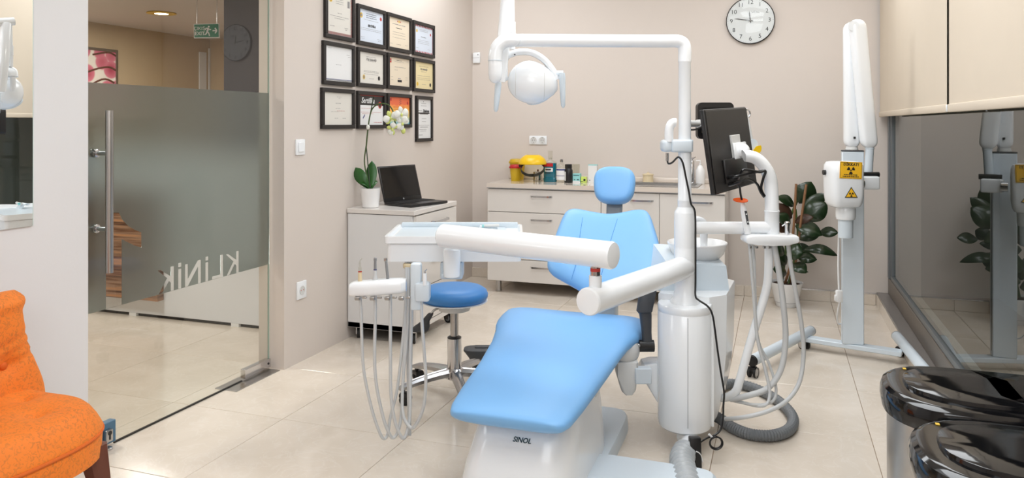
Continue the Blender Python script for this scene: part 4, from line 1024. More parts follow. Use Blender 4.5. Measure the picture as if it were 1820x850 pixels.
# ================================================================ patient chair
def pillow(mb, outline, thick, back=None, rings=(1, .985, .95, .88, .75, .55, .3, .05), edge=0.5, dome=None):
    """closed outline (u, v) inflated to both sides in the matrix of mb"""
    cu = sum(p[0] for p in outline)/len(outline); cv_ = sum(p[1] for p in outline)/len(outline)
    n = len(outline); R = []
    def ring(s, z): return [(cu+(p[0]-cu)*s, cv_+(p[1]-cv_)*s, z) for p in outline]
    prof = [(s, (1-((s-0.80)/0.20)**2)**0.5 if s > 0.80 else 1.0) for s in rings]
    bk = thick if back is None else back
    R = [ring(s, -bk*h) for s, h in prof[::-1]]+[ring(s, thick*h*(1+(dome or 0)*(1-s*s))) for s, h in prof[1:]]
    return mb.ring_skin(R)
pc = thing('patient_chair', 'pale blue reclined dental patient chair with white base', 'dental chair', (-0.83, 2.9, 0))
st_ = []
for (y, cx_, zt, hw, ht, sg) in [(2.272, -.825, .362, .150, .004, 0), (2.278, -.825, .368, .178, .016, 0), (2.30, -.826, .373, .196, .027, 0), (2.34, -.827, .380, .208, .034, 0.002),
        (2.45, -.829, .390, .222, .037, .004), (2.70, -.832, .413, .244, .038, .004), (2.90, -.838, .433, .266, .038, .006), (3.00, -.842, .444, .284, .039, .010), (3.07, -.845, .452, .305, .046, .014),
        (3.13, -.846, .458, .318, .054, .016), (3.20, -.850, .462, .322, .056, .016), (3.27, -.855, .462, .318, .048, .014), (3.31, -.858, .456, .305, .036, .010), (3.325, -.858, .450, .28, .016, .006), (3.33, -.858, .446, .25, .004, 0)]:
    st_.append(((cx_, y, zt-ht), (1, 0, 0), (0, -0.08, 1), hw, ht, sg))
part('seat_cushion', MB().cushion(st_, 5.0, 56), 'blue', pc, ang=70)
part('under_tray', MB().cushion([((-.84, 2.50, .330), (1, 0, 0), (0, -.08, 1), .15, .004), ((-.84, 2.53, .332), (1, 0, 0), (0, -.08, 1), .18, .014), ((-.84, 3.15, .378), (1, 0, 0), (0, -.08, 1), .22, .022), ((-.84, 3.22, .382), (1, 0, 0), (0, -.08, 1), .2, .006)], 4, 32), 'plastic_grey', pc)
o_ = [(0.034, 0.493), (-0.047, 0.504), (-0.127, 0.519), (-0.168, 0.509), (-0.187, 0.462), (-0.197, 0.349), (-0.203, 0.235), (-0.197, 0.16), (-0.17, 0.115), (-0.112, 0.081), (-0.047, 0.048), (0, 0.021), (0.042, 0.012), (0.124, 0.02), (0.19, 0.032), (0.243, 0.062), (0.294, 0.103), (0.323, 0.15), (0.322, 0.224), (0.304, 0.32), (0.265, 0.436), (0.238, 0.504), (0.21, 0.529), (0.167, 0.526), (0.101, 0.504)]
o_ = [(p.x, p.y) for p in cr_path([(a, b, 0) for a, b in [(q[0], q[1]) for q in o_]], 4, True)]
BV = Vector((0, .405, .34)).normalized()
m_ = MB(); m_.M = frame((-.82, 3.28, .535), (1, 0, 0), BV); pillow(m_, o_, 0.034, 0.040, dome=0.10); part('backrest', m_, 'blue', pc, ang=75)
m_ = MB(); m_.M = frame((-.82, 3.28, .535), (1, 0, 0), BV)
for sx in (-0.055, 0.075): m_.tube(cr_path([(sx, 0.06, 0.0365), (sx+0.004, 0.2, 0.0385), (sx+0.012*(1 if sx > 0 else -1), 0.33, 0.0375), (sx+0.02*(1 if sx > 0 else -1), 0.44, 0.0355)], 5), 0.0012, 6)
part('backrest_seam', m_, 'blue_dark', pc)
m_ = MB(); m_.M = frame((-.82, 3.28, .535), (1, 0, 0), BV); pillow(m_, [(x*0.86, 0.05+(y-0.05)*0.9) for x, y in o_], -0.036, 0.056); part('backrest_shell', m_, 'plastic_grey', pc)
HM = frame((-0.781, 3.795, 0.987), (0.99, 0.12, 0), (-0.05, 0.36, 0.93))
hd = []
for k in range(48):
    a = 2*PI*k/48; ca, sa = math.cos(a), math.sin(a)
    x = 0.104*math.copysign(abs(ca)**(2/3.0), ca); y = 0.097*math.copysign(abs(sa)**(2/2.8), sa)
    hd.append((x*(1+0.06*y/0.097), y))
m_ = MB(); m_.M = HM; pillow(m_, hd, 0.042, 0.036, dome=0.12); part('headrest', m_, 'blue', pc, ang=75)
m_ = MB(); m_.M = HM; m_.box(-0.040, 0.040, -0.17, -0.03, -0.055, -0.030, 0.006, 2).box(-0.032, 0.032, -0.150, -0.105, -0.032, -0.026, 0.004, 1); part('headrest_bar', m_, 'grey_mid', pc)
part('back_support', boxp(-0.80, -0.70, 3.42, 3.50, 0.26, 0.60, 0.012, 2), 'plastic_cool', pc)
# base
def ell(cx_, y0, y1, hw, z, e=5, n=44): return [(cx_+hw*math.copysign(abs(math.cos(2*PI*k/n))**(2/e), math.cos(2*PI*k/n)), (y0+y1)/2+(y1-y0)/2*math.copysign(abs(math.sin(2*PI*k/n))**(2/e), math.sin(2*PI*k/n)), z) for k in range(n)]
m_ = MB()
m_.ring_skin([ell(-.83, 2.30, 3.0, .205, .03), ell(-.83, 2.315, 2.98, .204, .08), ell(-.825, 2.335, 2.97, .196, .15), ell(-.82, 2.365, 2.965, .184, .22), ell(-.815, 2.41, 2.955, .170, .30), ell(-.81, 2.47, 2.93, .155, .35), ell(-.81, 2.52, 2.88, .13, .365)])
base = part('base_cover', m_, 'plastic', pc, ang=50)
LGm = frame((-0.8, 2.384, 0.251), (1, 0, 0), (0, 0.42, 0.9))
text('SINOL', 0.0225, LGm @ Matrix.Translation((0, 0, 0.003)), 'ink_teal', base, shear=.25, bold=.0006)
m_ = MB().ring_skin([ell(-.82, 2.32, 3.30, .225, .0, 8), ell(-.82, 2.325, 3.295, .222, .045, 8), ell(-.82, 2.33, 3.29, .216, .055, 8)]); part('base_plate', m_, 'plastic_cool', pc)
m_ = MB().ring_skin([ell(-.44, 2.57, 2.79, .24, .0, 6), ell(-.44, 2.572, 2.788, .238, .060, 6), ell(-.44, 2.58, 2.78, .226, .072, 6)]); part('link_plate', m_, 'plastic_cool', pc)
# lift arms and seat carriers
m_ = MB(); m_.M = frame((-0.665, 2.78, 0.30), (0, 0.86, 0.50), (1, 0, 0)); m_.box(-0.03, 0.14, -0.022, 0.022, -0.05, 0.05, 0.015, 3); part('lift_arm', m_, 'plastic_grey', pc)
m_ = MB(); m_.M = frame((-0.96, 2.78, 0.30), (0, 0.86, 0.50), (1, 0, 0)); m_.box(-0.03, 0.14, -0.022, 0.022, -0.05, 0.05, 0.015, 3); part('lift_arm', m_, 'plastic_grey', pc)
part('lift_bellows', boxp(-0.93, -0.70, 2.86, 3.1, 0.05, 0.35, 0.03, 3), 'grey_mid', pc)
m_ = MB(); m_.ellipsoid((-0.585, 3.08, 0.377), (0.055, 0.075, 0.058), 26, 16); part('hip_cover', m_, 'plastic_grey', pc)
sp = Vector((-0.578, 3.04, 0.348))
m_ = MB(); m_.M = frame(sp, RT, UP)
m_.prism([(-.048, 0), (.045, 0), (.044, -.05), (.036, -.115), (.022, -.135), (-.002, -.137), (-.020, -.120), (-.038, -.06)], -.05, .03, 0.010, 2); part('side_carrier', m_, 'plastic_grey', pc)
m_ = MB(); m_.M = frame(Vector((-0.514, 3.041, 0.291)), RT, UP); m_.box(-0.03, 0.035, -0.028, 0.034, -0.02, 0.02, 0.003, 1); part('link_block', m_, 'plastic_cool', pc)
# swing-away armrest with its pivot
pv = Vector((-0.509, 3.106, 0.393))
m_ = MB().tube([pv-RT*0.028, pv+RT*0.032], 0.024, 22); arm = part('armrest', m_, 'black', pc)
m_ = MB(); m_.cushion([(pv+RT*0.006+UP*0.0, RT, FW, .020, .016), (Vector((-0.507, 3.107, 0.45)), RT, FW, .020, .017), (Vector((-0.513, 3.116, 0.517)), RT, FW, .025, .020), (Vector((-0.515, 3.115, 0.533)), RT, FW, .026, .02)], 3.5, 20); part('arm_post', m_, 'grey_dark', arm)
m_ = MB(); m_.cushion([(Vector((-0.517, 3.114, 0.524)), RT, FW, .024, .018), (Vector((-0.517, 3.114, 0.533)), RT, FW, .032, .026), (Vector((-0.508, 3.128, 0.595)), RT, FW, .034, .028), (Vector((-0.502, 3.162, 0.647)), RT, FW, .034, .03), (Vector((-0.511, 3.265, 0.655)), RT, UP, .034, .022), (Vector((-0.547, 3.464, 0.62)), RT, UP, .03, .018), (Vector((-0.552, 3.494, 0.614)), RT, UP, .02, .008)], 3.0, 22); part('arm_pad', m_, 'grey_dark', arm)
part('pivot_pin', tubep([pv-RT*0.050, pv-RT*0.026], 0.012, 14), 'chrome', arm)
m_ = MB(); p2 = Vector((-1.096, 3.007, 0.404)); m_.tube([p2-RT*0.03, p2+RT*0.03], 0.024, 20); part('armrest_stub', m_, 'black', pc)
# ================================================================ treatment unit: column, arms, lamp, tray
PX, PY = -0.354, 3.108
un = thing('dental_unit', 'white treatment unit column with lamp arm, instrument arm and spittoon', 'dental unit', (PX, PY, 0), CAMYAW)
P0 = Vector((PX, PY, 0))
hs = part('housing', MB().lathe([(0.06, 0.080), (0.088, 0.083), (0.102, 0.094), (0.107, 0.115), (0.107, 0.548), (0.1055, 0.550), (0.1055, 0.552), (0.107, 0.554), (0.107, 0.575), (0.104, 0.580), (0.05, 0.582)], P0, 56), 'plastic', un)
fr_ = P0-FW*0.1072-RT*0.012
m_ = MB(); m_.M = Matrix.Translation(fr_+FW*0.0009) @ Matrix.Rotation(CAMYAW, 4, 'Z'); m_.box(-0.0009, 0.0009, -0.001, 0.001, 0.118, 0.546); part('seam', m_, 'grey_mid', hs, False)
m_ = MB(); m_.M = Matrix.Translation(P0+RT*0.100-FW*0.03) @ Matrix.Rotation(CAMYAW, 4, 'Z'); m_.box(-0.006, 0.006, -0.02, 0.02, 0.10, 0.55, 0.004, 2); part('edge_strip', m_, 'plastic', hs)
# rear body with the water block
bp_ = [(-0.46, 3.14), (-0.262, 3.125), (-0.20, 3.20), (-0.185, 3.50), (-0.22, 3.54), (-0.46, 3.54)]
m_ = MB()
def lev(z, sx, sy=1.0): return [(-0.33+(x+0.33)*sx, 3.33+(y-3.33)*sy, z) for x, y in bp_]
m_.ring_skin([lev(0.075, .62, .8), lev(0.10, .72, .9), lev(0.22, .90), lev(0.36, 1.0), lev(0.60, 1.03), lev(0.605, 1.01)]); body = part('rear_body', m_, 'plastic', un, ang=30)
m_ = MB(); m_.M = frame((-0.197, 3.33, 0.50), (0.06, 1, 0), UP); text('S', 0.03, m_.M @ Matrix.Translation((-0.05, -0.02, 0.004)), 'ink_teal', body, bold=.002); m_.bm.free()
m_ = MB(); m_.M = frame(P0, RT, UP)
m_.prism([(-0.168, 0.295), (-0.155, 0.318), (-0.12, 0.327), (-0.03, 0.327), (-0.03, 0.085), (-0.065, 0.095), (-0.086, 0.14), (-0.165, 0.270)], -0.13, -0.03, 0.008, 2); part('link_bracket', m_, 'plastic', un)
# blue film covered spittoon table
m_ = MB()
a_ = [(-0.488, 3.177, 0.607), (-0.19, 3.282, 0.586), (-0.205, 3.298, 0.704), (-0.442, 3.215, 0.721)]
A_ = [Vector(q) for q in a_]
m_.ring_skin([A_, [q+FW*0.30+UP*(0.03 if i > 1 else 0.0) for i, q in enumerate(A_)]]); part('spittoon_table', m_, 'film_blue', un, False)
bc = Vector((-0.336, 3.421, 0.751))
part('spittoon_bowl', MB().lathe([(0.03, -0.075), (0.075, -0.06), (0.112, -0.02), (0.130, 0.026), (0.128, 0.030), (0.122, 0.026), (0.104, -0.016), (0.07, -0.048), (0.02, -0.055)], bc, 44), 'ceramic', un)
part('spittoon_neck', MB().lathe([(0.07, -0.12), (0.045, -0.07)], bc, 26), 'ceramic', un)
cf = Vector((-0.302, 3.359, 0.791)); part('cup_filler', tubep(cr_path([cf-UP*0.09, cf+UP*0.03, cf+UP*0.08, cf+UP*0.095-RT*0.03, cf+UP*0.08-RT*0.05], 5), 0.016, 16), 'plastic', un)
# column
part('column_base', MB().lathe([(0.058, 0.580), (0.056, 0.592), (0.046, 0.604), (0.044, 0.62), (0.0415, 0.624), (0.0405, 0.668), (0.041, 0.670), (0.0418, 0.674)], P0, 40), 'plastic', un)
part('arm_sleeve', MB().lathe([(0.0415, 0.670), (0.0415, 0.800), (0.0408, 0.803), (0.0412, 0.806), (0.0412, 0.942), (0.040, 0.946), (0.030, 0.962), (0.028, 0.966)], P0, 40), 'plastic', un)
part('pole', MB().lathe([(0.0275, 0.95), (0.0275, 0.988), (0.0285, 0.990), (0.0285, 0.995), (0.0268, 0.998), (0.0262, 1.17), (0.0255, 1.20), (0.0245, 1.30), (0.0245, 1.545), (0.0255, 1.547), (0.0255, 1.551), (0.0245, 1.553), (0.0245, 1.56)], P0, 32), 'plastic', un)
AZ = 1.632
top = cr_path([P0+UP*1.55, P0+UP*1.60, P0+UP*1.622-RT*0.008, P0+UP*AZ-RT*0.032, P0+UP*AZ-RT*0.08], 6)
la = part('lamp_arm', tubep(top+[P0+UP*(AZ+0.003)-RT*0.70], 0.0262, 24), 'plastic', un)
e0 = Vector((-0.994, 2.852, 1.633)); e1 = Vector((-1.062, 2.828, 1.551))
el = cr_path([P0+UP*(AZ+0.003)-RT*0.695, e0, Vector((-1.028, 2.84, 1.627)), Vector((-1.053, 2.831, 1.604)), Vector((-1.061, 2.828, 1.573)), e1], 6)
part('elbow', tubep(el, 0.0275, 24), 'plastic', la)
part('elbow_ring', tubep([e1-UP*0.0015, e1+UP*0.0015], 0.0287, 24), 'plastic_cool', la)
part('elbow_stub', MB().lathe([(0.0270, 0), (0.0270, -0.05), (0.024, -0.072), (0.016, -0.085), (0.004, -0.09)], e1, 26), 'plastic', la)
# spring arm that rises behind the elbow
sa_ = [Vector((-1.066, 2.911, 1.47)), Vector((-1.065, 2.922, 1.576)), Vector((-1.06, 2.935, 1.693)), Vector((-1.052, 2.948, 1.838)), Vector((-1.05, 2.949, 1.856))]
part('spring_arm', MB().cushion([(p, RT, FW, h, .024) for p, h in zip(sa_, (.016, .026, .027, .026, .012))], 3.0, 22), 'plastic', la)
part('arm_joint', tubep([Vector((-1.037, 2.911, 1.84)), Vector((-1.064, 2.986, 1.854))], 0.022, 18), 'plastic', la)
ro = [Vector((-1.043, 2.983, 1.848)), Vector((-1.043, 2.983, 1.768)), Vector((-1.043, 2.983, 1.67)), Vector((-1.043, 2.983, 1.609))]
part('drop_rod', MB().tube(ro, [0.008, 0.009, 0.012, 0.012], 16).tube([ro[1]+UP*-0.045, ro[2]], 0.0135, 16), 'plastic', la)
# lamp head
lc = Vector((-0.963, 3.011, 1.471))
lamp = part('lamp_head', MB().ellipsoid((0, 0, 0), (0.1, 0.1, 0.1), 8, 6), 'plastic', un)
LN = Vector((0.45, 0.45, -0.77)).normalized()
def shell(p):
    x, y, z = p
    q = Vector((x, y, z)); s = (x+0.105)/0.21
    q.z = z*(1.0-0.30*max(0, s-0.45)) - 0.030*max(0, s-0.35)**1.3 + (0.006 if z > 0 else 0)
    d = q.dot(LN); q = q-LN*max(0, d-0.068)
    return RT*q.x+FW*q.y+UP*q.z
lamp.data = finish('lamp_head', MB().ellipsoid(lc, (0.105, 0.085, 0.088), 40, 24, shell), 'plastic')
lamp.data.transform(WM[un].inverted())
m_ = MB()
LW = RT*LN.x+FW*LN.y+UP*LN.z; LU = LW.cross(UP).normalized(); LV_ = LW.cross(LU)
rim = [lc+LW*0.066+LU*0.062*math.cos(a)+LV_*0.058*math.sin(a) for a in [2*PI*k/40 for k in range(40)]]
part('reflector_rim', MB().tube(rim, 0.006, 10, closed=True), 'plastic_cool', lamp)
part('lens', MB().ring_skin([[p+LW*0.001 for p in rim], [p+LW*0.004 for p in rim]]), 'film_blue', lamp)
for sx, rr_ in ((0.045, 0.97), (-0.072, 0.98)):
    lp_ = []
    for k in range(25):
        a = math.radians(-60+200*k/24); k2 = math.sqrt(max(0, 1-(sx/0.105)**2)); p = shell((sx, -0.085*k2*math.cos(a), 0.088*k2*math.sin(a))); lp_.append(lc+p*1.001)
    part('shell_seam', tubep(lp_, 0.0009, 6), 'plastic_grey', lamp)
yk = cr_path([Vector((-1.076, 2.971, 1.553)), Vector((-1.063, 2.976, 1.581)), Vector((-1.023, 2.99, 1.597)), Vector((-0.968, 3.009, 1.595)), Vector((-0.921, 3.026, 1.567)), Vector((-0.884, 3.039, 1.52)), Vector((-0.868, 3.044, 1.483))], 6)
part('yoke', MB().cushion([(p, FW, (yk[min(i+1, len(yk)-1)]-yk[max(i-1, 0)]).cross(FW), .026, .0135) for i, p in enumerate(yk)], 3.2, 18), 'plastic', lamp)
j0 = Vector((-1.074, 2.972, 1.499)); part('yoke_end', MB().tube([j0+UP*0.055, j0, j0-UP*0.02+RT*0.008], [0.014, 0.013, 0.008], 16), 'plastic', lamp)
j1 = Vector((-0.857, 3.038, 1.505)); part('handle_knob', MB().tube([j1-RT*0.016, j1+RT*0.016], 0.016, 18), 'plastic_cool', lamp)
def hgrip(a, b): 
    a, b = Vector(a), Vector(b); d = b-a
    return MB().tube([a, a+d*0.1, a+d*0.6, a+d*0.93, b], [0.011, 0.0135, 0.0115, 0.009, 0.003], 16)
part('grip', hgrip((-0.84, 3.022, 1.509), (-0.836, 3.024, 1.365)), 'film_blue', lamp)
part('grip', hgrip((-1.07, 2.889, 1.469), (-1.081, 2.885, 1.348)), 'film_blue', lamp)
part('yoke_screw', tubep([Vector((-1.021, 2.948, 1.584)), Vector((-1.023, 2.956, 1.585))], 0.003, 8), 'black', lamp)
# clamp with the white hook pipe
k0 = Vector((-0.414, 3.087, 1.21))
m_ = MB(); m_.M = Matrix.Translation(P0) @ Matrix.Rotation(CAMYAW, 4, 'Z')
m_.box(-0.095, -0.055, -0.035, 0.035, 1.187, 1.236, 0.014, 3).box(-0.06, 0.026, -0.038, 0.038, 1.186, 1.237, 0.010, 3).box(0.022, 0.030, -0.02, 0.034, 1.187, 1.236, 0.003, 2)
part('pole_clamp', m_, 'plastic_cool', un)
hk = cr_path([Vector((-0.411, 3.067, 1.228)), Vector((-0.411, 3.067, 1.264)), Vector((-0.407, 3.068, 1.291)), Vector((-0.396, 3.072, 1.304)), Vector((-0.386, 3.076, 1.304))], 6)
part('hook_pipe', tubep(hk, 0.0175, 18), 'plastic', un)
part('camera_plug', tubep([Vector((-0.419, 3.075, 1.183)), Vector((-0.419, 3.075, 1.151))], 0.006, 12), 'chrome', un)
cb = [(-0.419, 3.075, 1.154), (-0.413, 3.066, 1.141), (-0.397, 3.061, 1.146), (-0.377, 3.057, 1.166), (-0.365, 3.051, 1.164), (-0.354, 3.055, 1.14), (-0.344, 3.058, 1.089), (-0.333, 3.062, 1.033), (-0.324, 3.055, 0.985), (-0.31, 3.07, 0.949), (-0.308, 3.071, 0.833), (-0.308, 3.071, 0.678), (-0.306, 3.05, 0.625), (-0.292, 3.034, 0.612), (-0.258, 3.036, 0.59), (-0.24, 3.031, 0.56), (-0.23, 3.035, 0.494), (-0.222, 3.037, 0.429), (-0.21, 3.042, 0.342), (-0.197, 3.036, 0.265), (-0.199, 3.035, 0.215), (-0.201, 3.034, 0.161), (-0.21, 3.02, 0.121), (-0.234, 3.001, 0.104)]
cbl = thing('black_cable', 'thin black cable running down the unit column into a small coil', 'cable', tuple(Vector((-0.234, 3.001, 0.104))))
part('cable', tubep(cr_path(cb, 5), 0.0038, 8), 'black', cbl)
cc = Vector((-0.223, 2.995, 0.08))
co = [cc+RT*(0.026*math.cos(a)*(1-0.12*(a/(4*PI))))+UP*(0.026*math.sin(a)*(1-0.2*(a/(4*PI))))+FW*(-0.004+0.008*a/(4*PI)) for a in [4.2*PI*k/52 for k in range(53)]]
part('coil', tubep([Vector((-0.234, 3.001, 0.104))]+co[6:]+[], 0.0034, 8), 'black', cbl)
part('cable_tie', tubep([Vector((-0.25, 2.991, 0.112)), Vector((-0.238, 2.995, 0.099))], 0.0045, 8), 'white', cbl)
part('tail', tubep(cr_path([Vector((-0.234, 3.001, 0.104)), Vector((-0.257, 2.983, 0.099)), Vector((-0.28, 2.954, 0.09))], 6), 0.0034, 8), 'black', cbl)
# big instrument arm: two fat tubes and their pins
a0 = Vector((-0.358, 3.106, 0.724)); a0.x, a0.y = PX, PY
a1 = Vector((-0.578, 2.404, 0.721)); a1.z = a0.z
d1 = (a1-a0).normalized()
R1 = 0.045
def fat(name, p, q, r, parent):
    d = (q-p).normalized()
    o = part(name, MB().tube([p, q], r, 40), 'plastic', parent)
    part('end_cap', MB().tube([q, q+d*0.004, q+d*0.010, q+d*0.012], [r*1.012, r*1.012, r*0.93, r*0.6], 40), 'plastic', o)
    return o
A1 = fat('lower_arm', a0, a1, R1, un)
pn = a1-d1*0.040
part('pin_boss', tubep([pn+UP*0.02, pn+UP*0.078], 0.021, 24), 'plastic', A1)
part('pin', tubep([pn+UP*0.078, pn+UP*0.125], 0.0165, 22), 'chrome', A1)
part('pin_warning_band', MB().cushion([(pn+UP*0.092, RT, FW, .0167, .0167), (pn+UP*0.103, RT, FW, .0167, .0167)], 2, 20), 'ink_red', A1)
b1 = pn+UP*0.150
b0 = Vector((-1.212, 2.638, 0.868)); b0.z = b1.z
d2 = (b1-b0).normalized()
A2 = part('upper_arm', MB().tube([b0-d2*0.0, b0+d2*0.004, b0+d2*0.014, b1+d2*0.055], [R1*0.55, R1*0.80, R1, R1], 40), 'plastic', un)
part('end_cap', MB().tube([b1+d2*0.055, b1+d2*0.060, b1+d2*0.068, b1+d2*0.070], [R1*1.012, R1*1.012, R1*0.93, R1*0.6], 40), 'plastic', A2)
nk = Vector((-1.188, 2.688, 0.757))
nk.z = 0
part('tray_neck', MB().lathe([(0.026, 0.708), (0.031, 0.712), (0.0335, 0.80), (0.032, 0.815), (0.022, 0.824), (0.012, 0.826), (0.012, 0.85)], nk, 28), 'plastic', A2)
# delivery tray
T0 = Vector((-1.198, 2.727, 0.858)); T0.z = 0
TM = Matrix.Translation(T0) @ Matrix.Rotation(CAMYAW, 4, 'Z')
zt_ = 0.858
m_ = MB(); m_.M = TM
def rrect(hx, y0, y1, z, r=0.02, n=6):
    pts = []
    for cx_, cy_, a in ((hx-r, y1-r, 0), (-hx+r, y1-r, PI/2), (-hx+r, y0+r, PI), (hx-r, y0+r, 1.5*PI)):
        pts += [(cx_+r*math.cos(a+PI/2*k/n), cy_+r*math.sin(a+PI/2*k/n), z) for k in range(n+1)]
    return pts
m_.ring_skin([rrect(.262, .03, .36, .755), rrect(.264, .012, .365, .758), rrect(.262, .008, .365, .828)]); tray = part('tray_body', m_, 'plastic', un, ang=30)
m_ = MB(); m_.M = TM
m_.ring_skin([rrect(.270, 0.0, .372, .830, .02), rrect(.272, -.002, .375, .832, .02), rrect(.272, -.002, .375, zt_, .02), rrect(.262, .010, .365, zt_, .014), rrect(.255, .018, .358, zt_-.014, .012), rrect(.01, .17, .18, zt_-.015, .004)]); part('tray_top', m_, 'plastic', tray, ang=30)
m_ = MB(); m_.M = TM
m_.prism([(-.254, .355), (.254, .355), (.254, .372), (-.254, .372)], .84, .868, 0.004, 2); part('rear_rim', m_, 'film_blue', tray)
m_ = MB(); m_.M = TM
m_.box(-.245, .20, .022, .352, zt_-.013, zt_-.0105); part('liner_paper', m_, 'film_blue', tray, False)
m_ = MB(); m_.M = TM
m_.box(-.055, .035, .02, .12, .685, .756, 0.01, 2).box(-.045, .0, -.02, .03, .70, .716, 0.004, 2); part('tray_bracket', m_, 'plastic_cool', tray)
# instrument holder under the tray with its mount
Hc = Vector((-1.43, 2.53, 0.677)); Hc.z = 0
HMx = Matrix.Translation(Hc) @ Matrix.Rotation(CAMYAW, 4, 'Z')
m_ = MB()
sts = []
for x, zt2, zb, hd2 in ((-.098, .688, .668, .015), (-.095, .700, .654, .03), (-.08, .706, .652, .036), (-.03, .710, .653, .037), (.04, .716, .658, .037), (.10, .718, .664, .034), (.115, .715, .67, .02)):
    c = HMx @ Vector((x, 0, (zt2+zb)/2)); sts.append((c, FW, UP, hd2, (zt2-zb)/2))
hb_ = part('instrument_holder', MB().cushion(sts, 4, 26), 'plastic', un)
m_ = MB(); m_.M = HMx
for x in (-.064, -.008, .048, .10): m_.box(x-.010, x+.010, -.034, -.020, .641, .655, .003, 1).box(x+.018, x+.036, -.034, -.026, .648, .656, .002, 1)
part('switch_block', m_, 'steel', hb_)
m_ = MB(); m_.M = HMx
m_.box(.132, .172, -.02, .03, .60, .775, .008, 2).box(.150, .206, -.035, .02, .635, .705, .010, 2); part('holder_mount', m_, 'plastic_cool', un)
# assistant side arm
ez = 0.882
ea = P0+UP*ez; eb = P0+RT*0.352+UP*ez
AS = part('assistant_arm', tubep([ea, eb], 0.0250, 26), 'plastic', un)
vp = P0+RT*0.350
part('assistant_post', MB().lathe([(0.02, 0.845), (0.0285, 0.850), (0.0285, 0.944), (0.0300, 0.946), (0.0300, 0.951), (0.028, 0.953), (0.028, 0.956)], vp, 28), 'plastic', AS)
gp_ = cr_path([vp+UP*0.95, Vector((-0.026, 3.233, 1.039)), Vector((-0.034, 3.23, 1.091)), Vector((-0.058, 3.222, 1.135)), Vector((-0.088, 3.212, 1.162)), Vector((-0.122, 3.2, 1.171)), Vector((-0.13, 3.197, 1.171))], 7)
part('goose_neck', tubep(gp_, [0.0275-0.004*i/len(gp_) for i in range(len(gp_))], 24), 'plastic', AS)
low = cr_path([Vector((-0.036, 3.219, 0.821)), Vector((-0.036, 3.219, 0.735)), Vector((-0.041, 3.218, 0.656)), Vector((-0.06, 3.211, 0.577)), Vector((-0.1, 3.197, 0.441)), Vector((-0.143, 3.182, 0.279)), Vector((-0.16, 3.186, 0.223)), Vector((-0.189, 3.219, 0.186)), Vector((-0.219, 3.272, 0.158))], 6)
part('hose_guide_tube', tubep(low, 0.0168, 18), 'plastic', AS)
m_ = MB(); m_.M = frame(Vector((-0.034, 3.188, 0.841)), RT, UP)
pl = [(-.104, .006), (-.098, .016), (-.08, .021), (0, .019), (.095, .020), (.104, .014), (.107, -.004), (.10, -.010), (.06, -.018), (.0, -.0205), (-.06, -.017), (-.094, -.014), (-.103, -.006)]
m_.prism(pl, -.04, .045, 0.006, 2); hp = part('assistant_holder', m_, 'plastic', AS, ang=50)
m_ = MB(); m_.M = frame(Vector((-0.034, 3.188, 0.817)), RT, UP)
for x in (-.075, -.05, -.02, .0): m_.box(x-.004, x+.004, -.012, -.003, -.01, .01, .001, 1)
part('switch_block', m_, 'steel', hp)
# waste duct at the foot
dp = cr_path([P0-FW*0.02+UP*0.052, P0-FW*0.09+UP*0.052, Vector((-0.338, 2.882, 0.052)), Vector((-0.307, 2.731, 0.05)), Vector((-0.267, 2.555, 0.05))], 10)
part('duct_collar', tubep(dp[:16], 0.038, 26), 'plastic', un)
rad = [0.042+0.0035*(1 if i % 2 else -1) for i in range(len(dp)*3)]
dd = cr_path(dp[15:], 2)
part('flexible_duct', tubep(dd, [0.042+0.0045*(1 if (i//2) % 2 else -1) for i in range(len(dd))], 26), 'duct', un, ang=20)
# ================================================================ things held by or standing on the unit
# ---- handpieces with hoses
def handpiece(name, label, hose, rh, build):
    p = [Vector(q) for q in hose]
    t = thing(name, label, 'handpiece', tuple(p[0]), 0, 'hose fed handpieces in the left holder'); build(t, p[0]+UP*0.03)
    part('hose', tubep(cr_path(p, 7), rh, 10), 'hose', t); return t
def stk(t, name, c, prof, m, n=18): return part(name, MB().lathe(prof, c, n), m, t)
hy1, hy2, hy3 = Vector((-1.486, 2.51, 0.696)), Vector((-1.432, 2.529, 0.696)), Vector((-1.386, 2.545, 0.696))
def hp1(t, c):
    c = hy1
    stk(t, 'body', c, [(0.0085, -0.02), (0.0075, 0.03), (0.0072, 0.045)], 'cream'); stk(t, 'ring', c, [(0.0076, 0.045), (0.0076, 0.048)], 'ink_red')
    part('tip', tubep(cr_path([c+UP*0.048, c+UP*0.066, c+UP*0.085, c+UP*0.098+RT*0.008], 4), [0.0066]*4+[0.004]*4+[0.0022]*4+[0.0007], 10), 'clear', t)
def hp2(t, c):
    c = hy2
    stk(t, 'body', c, [(0.009, -0.02), (0.0105, 0.01), (0.0105, 0.02), (0.007, 0.03), (0.006, 0.052)], 'hose'); stk(t, 'ring', c, [(0.0063, 0.053), (0.0063, 0.056)], 'navy'); stk(t, 'head', c, [(0.0055, 0.056), (0.005, 0.086), (0.006, 0.09), (0.0055, 0.098), (0.003, 0.10)], 'grey_mid')
def hp3(t, c):
    c = hy3
    part('body', tubep([c-UP*0.02, c+UP*0.03-RT*0.002, c+UP*0.086-RT*0.008], [0.0065, 0.0055, 0.005], 14), 'grey_mid', t); stk(t, 'head', c+UP*0.086-RT*0.009, [(0.006, 0), (0.0068, 0.004), (0.006, 0.012)], 'steel')
def hp4(t, c):
    c = Vector((-1.242, 2.563, 0.728))
    part('body', tubep([c-UP*0.03, c+UP*0.015], [0.008, 0.007], 14), 'plastic', t); part('nozzle', tubep([c+UP*0.010, c+UP*0.024, c+UP*0.030+RT*0.008], [0.004, 0.003, 0.002], 10), 'chrome', t)
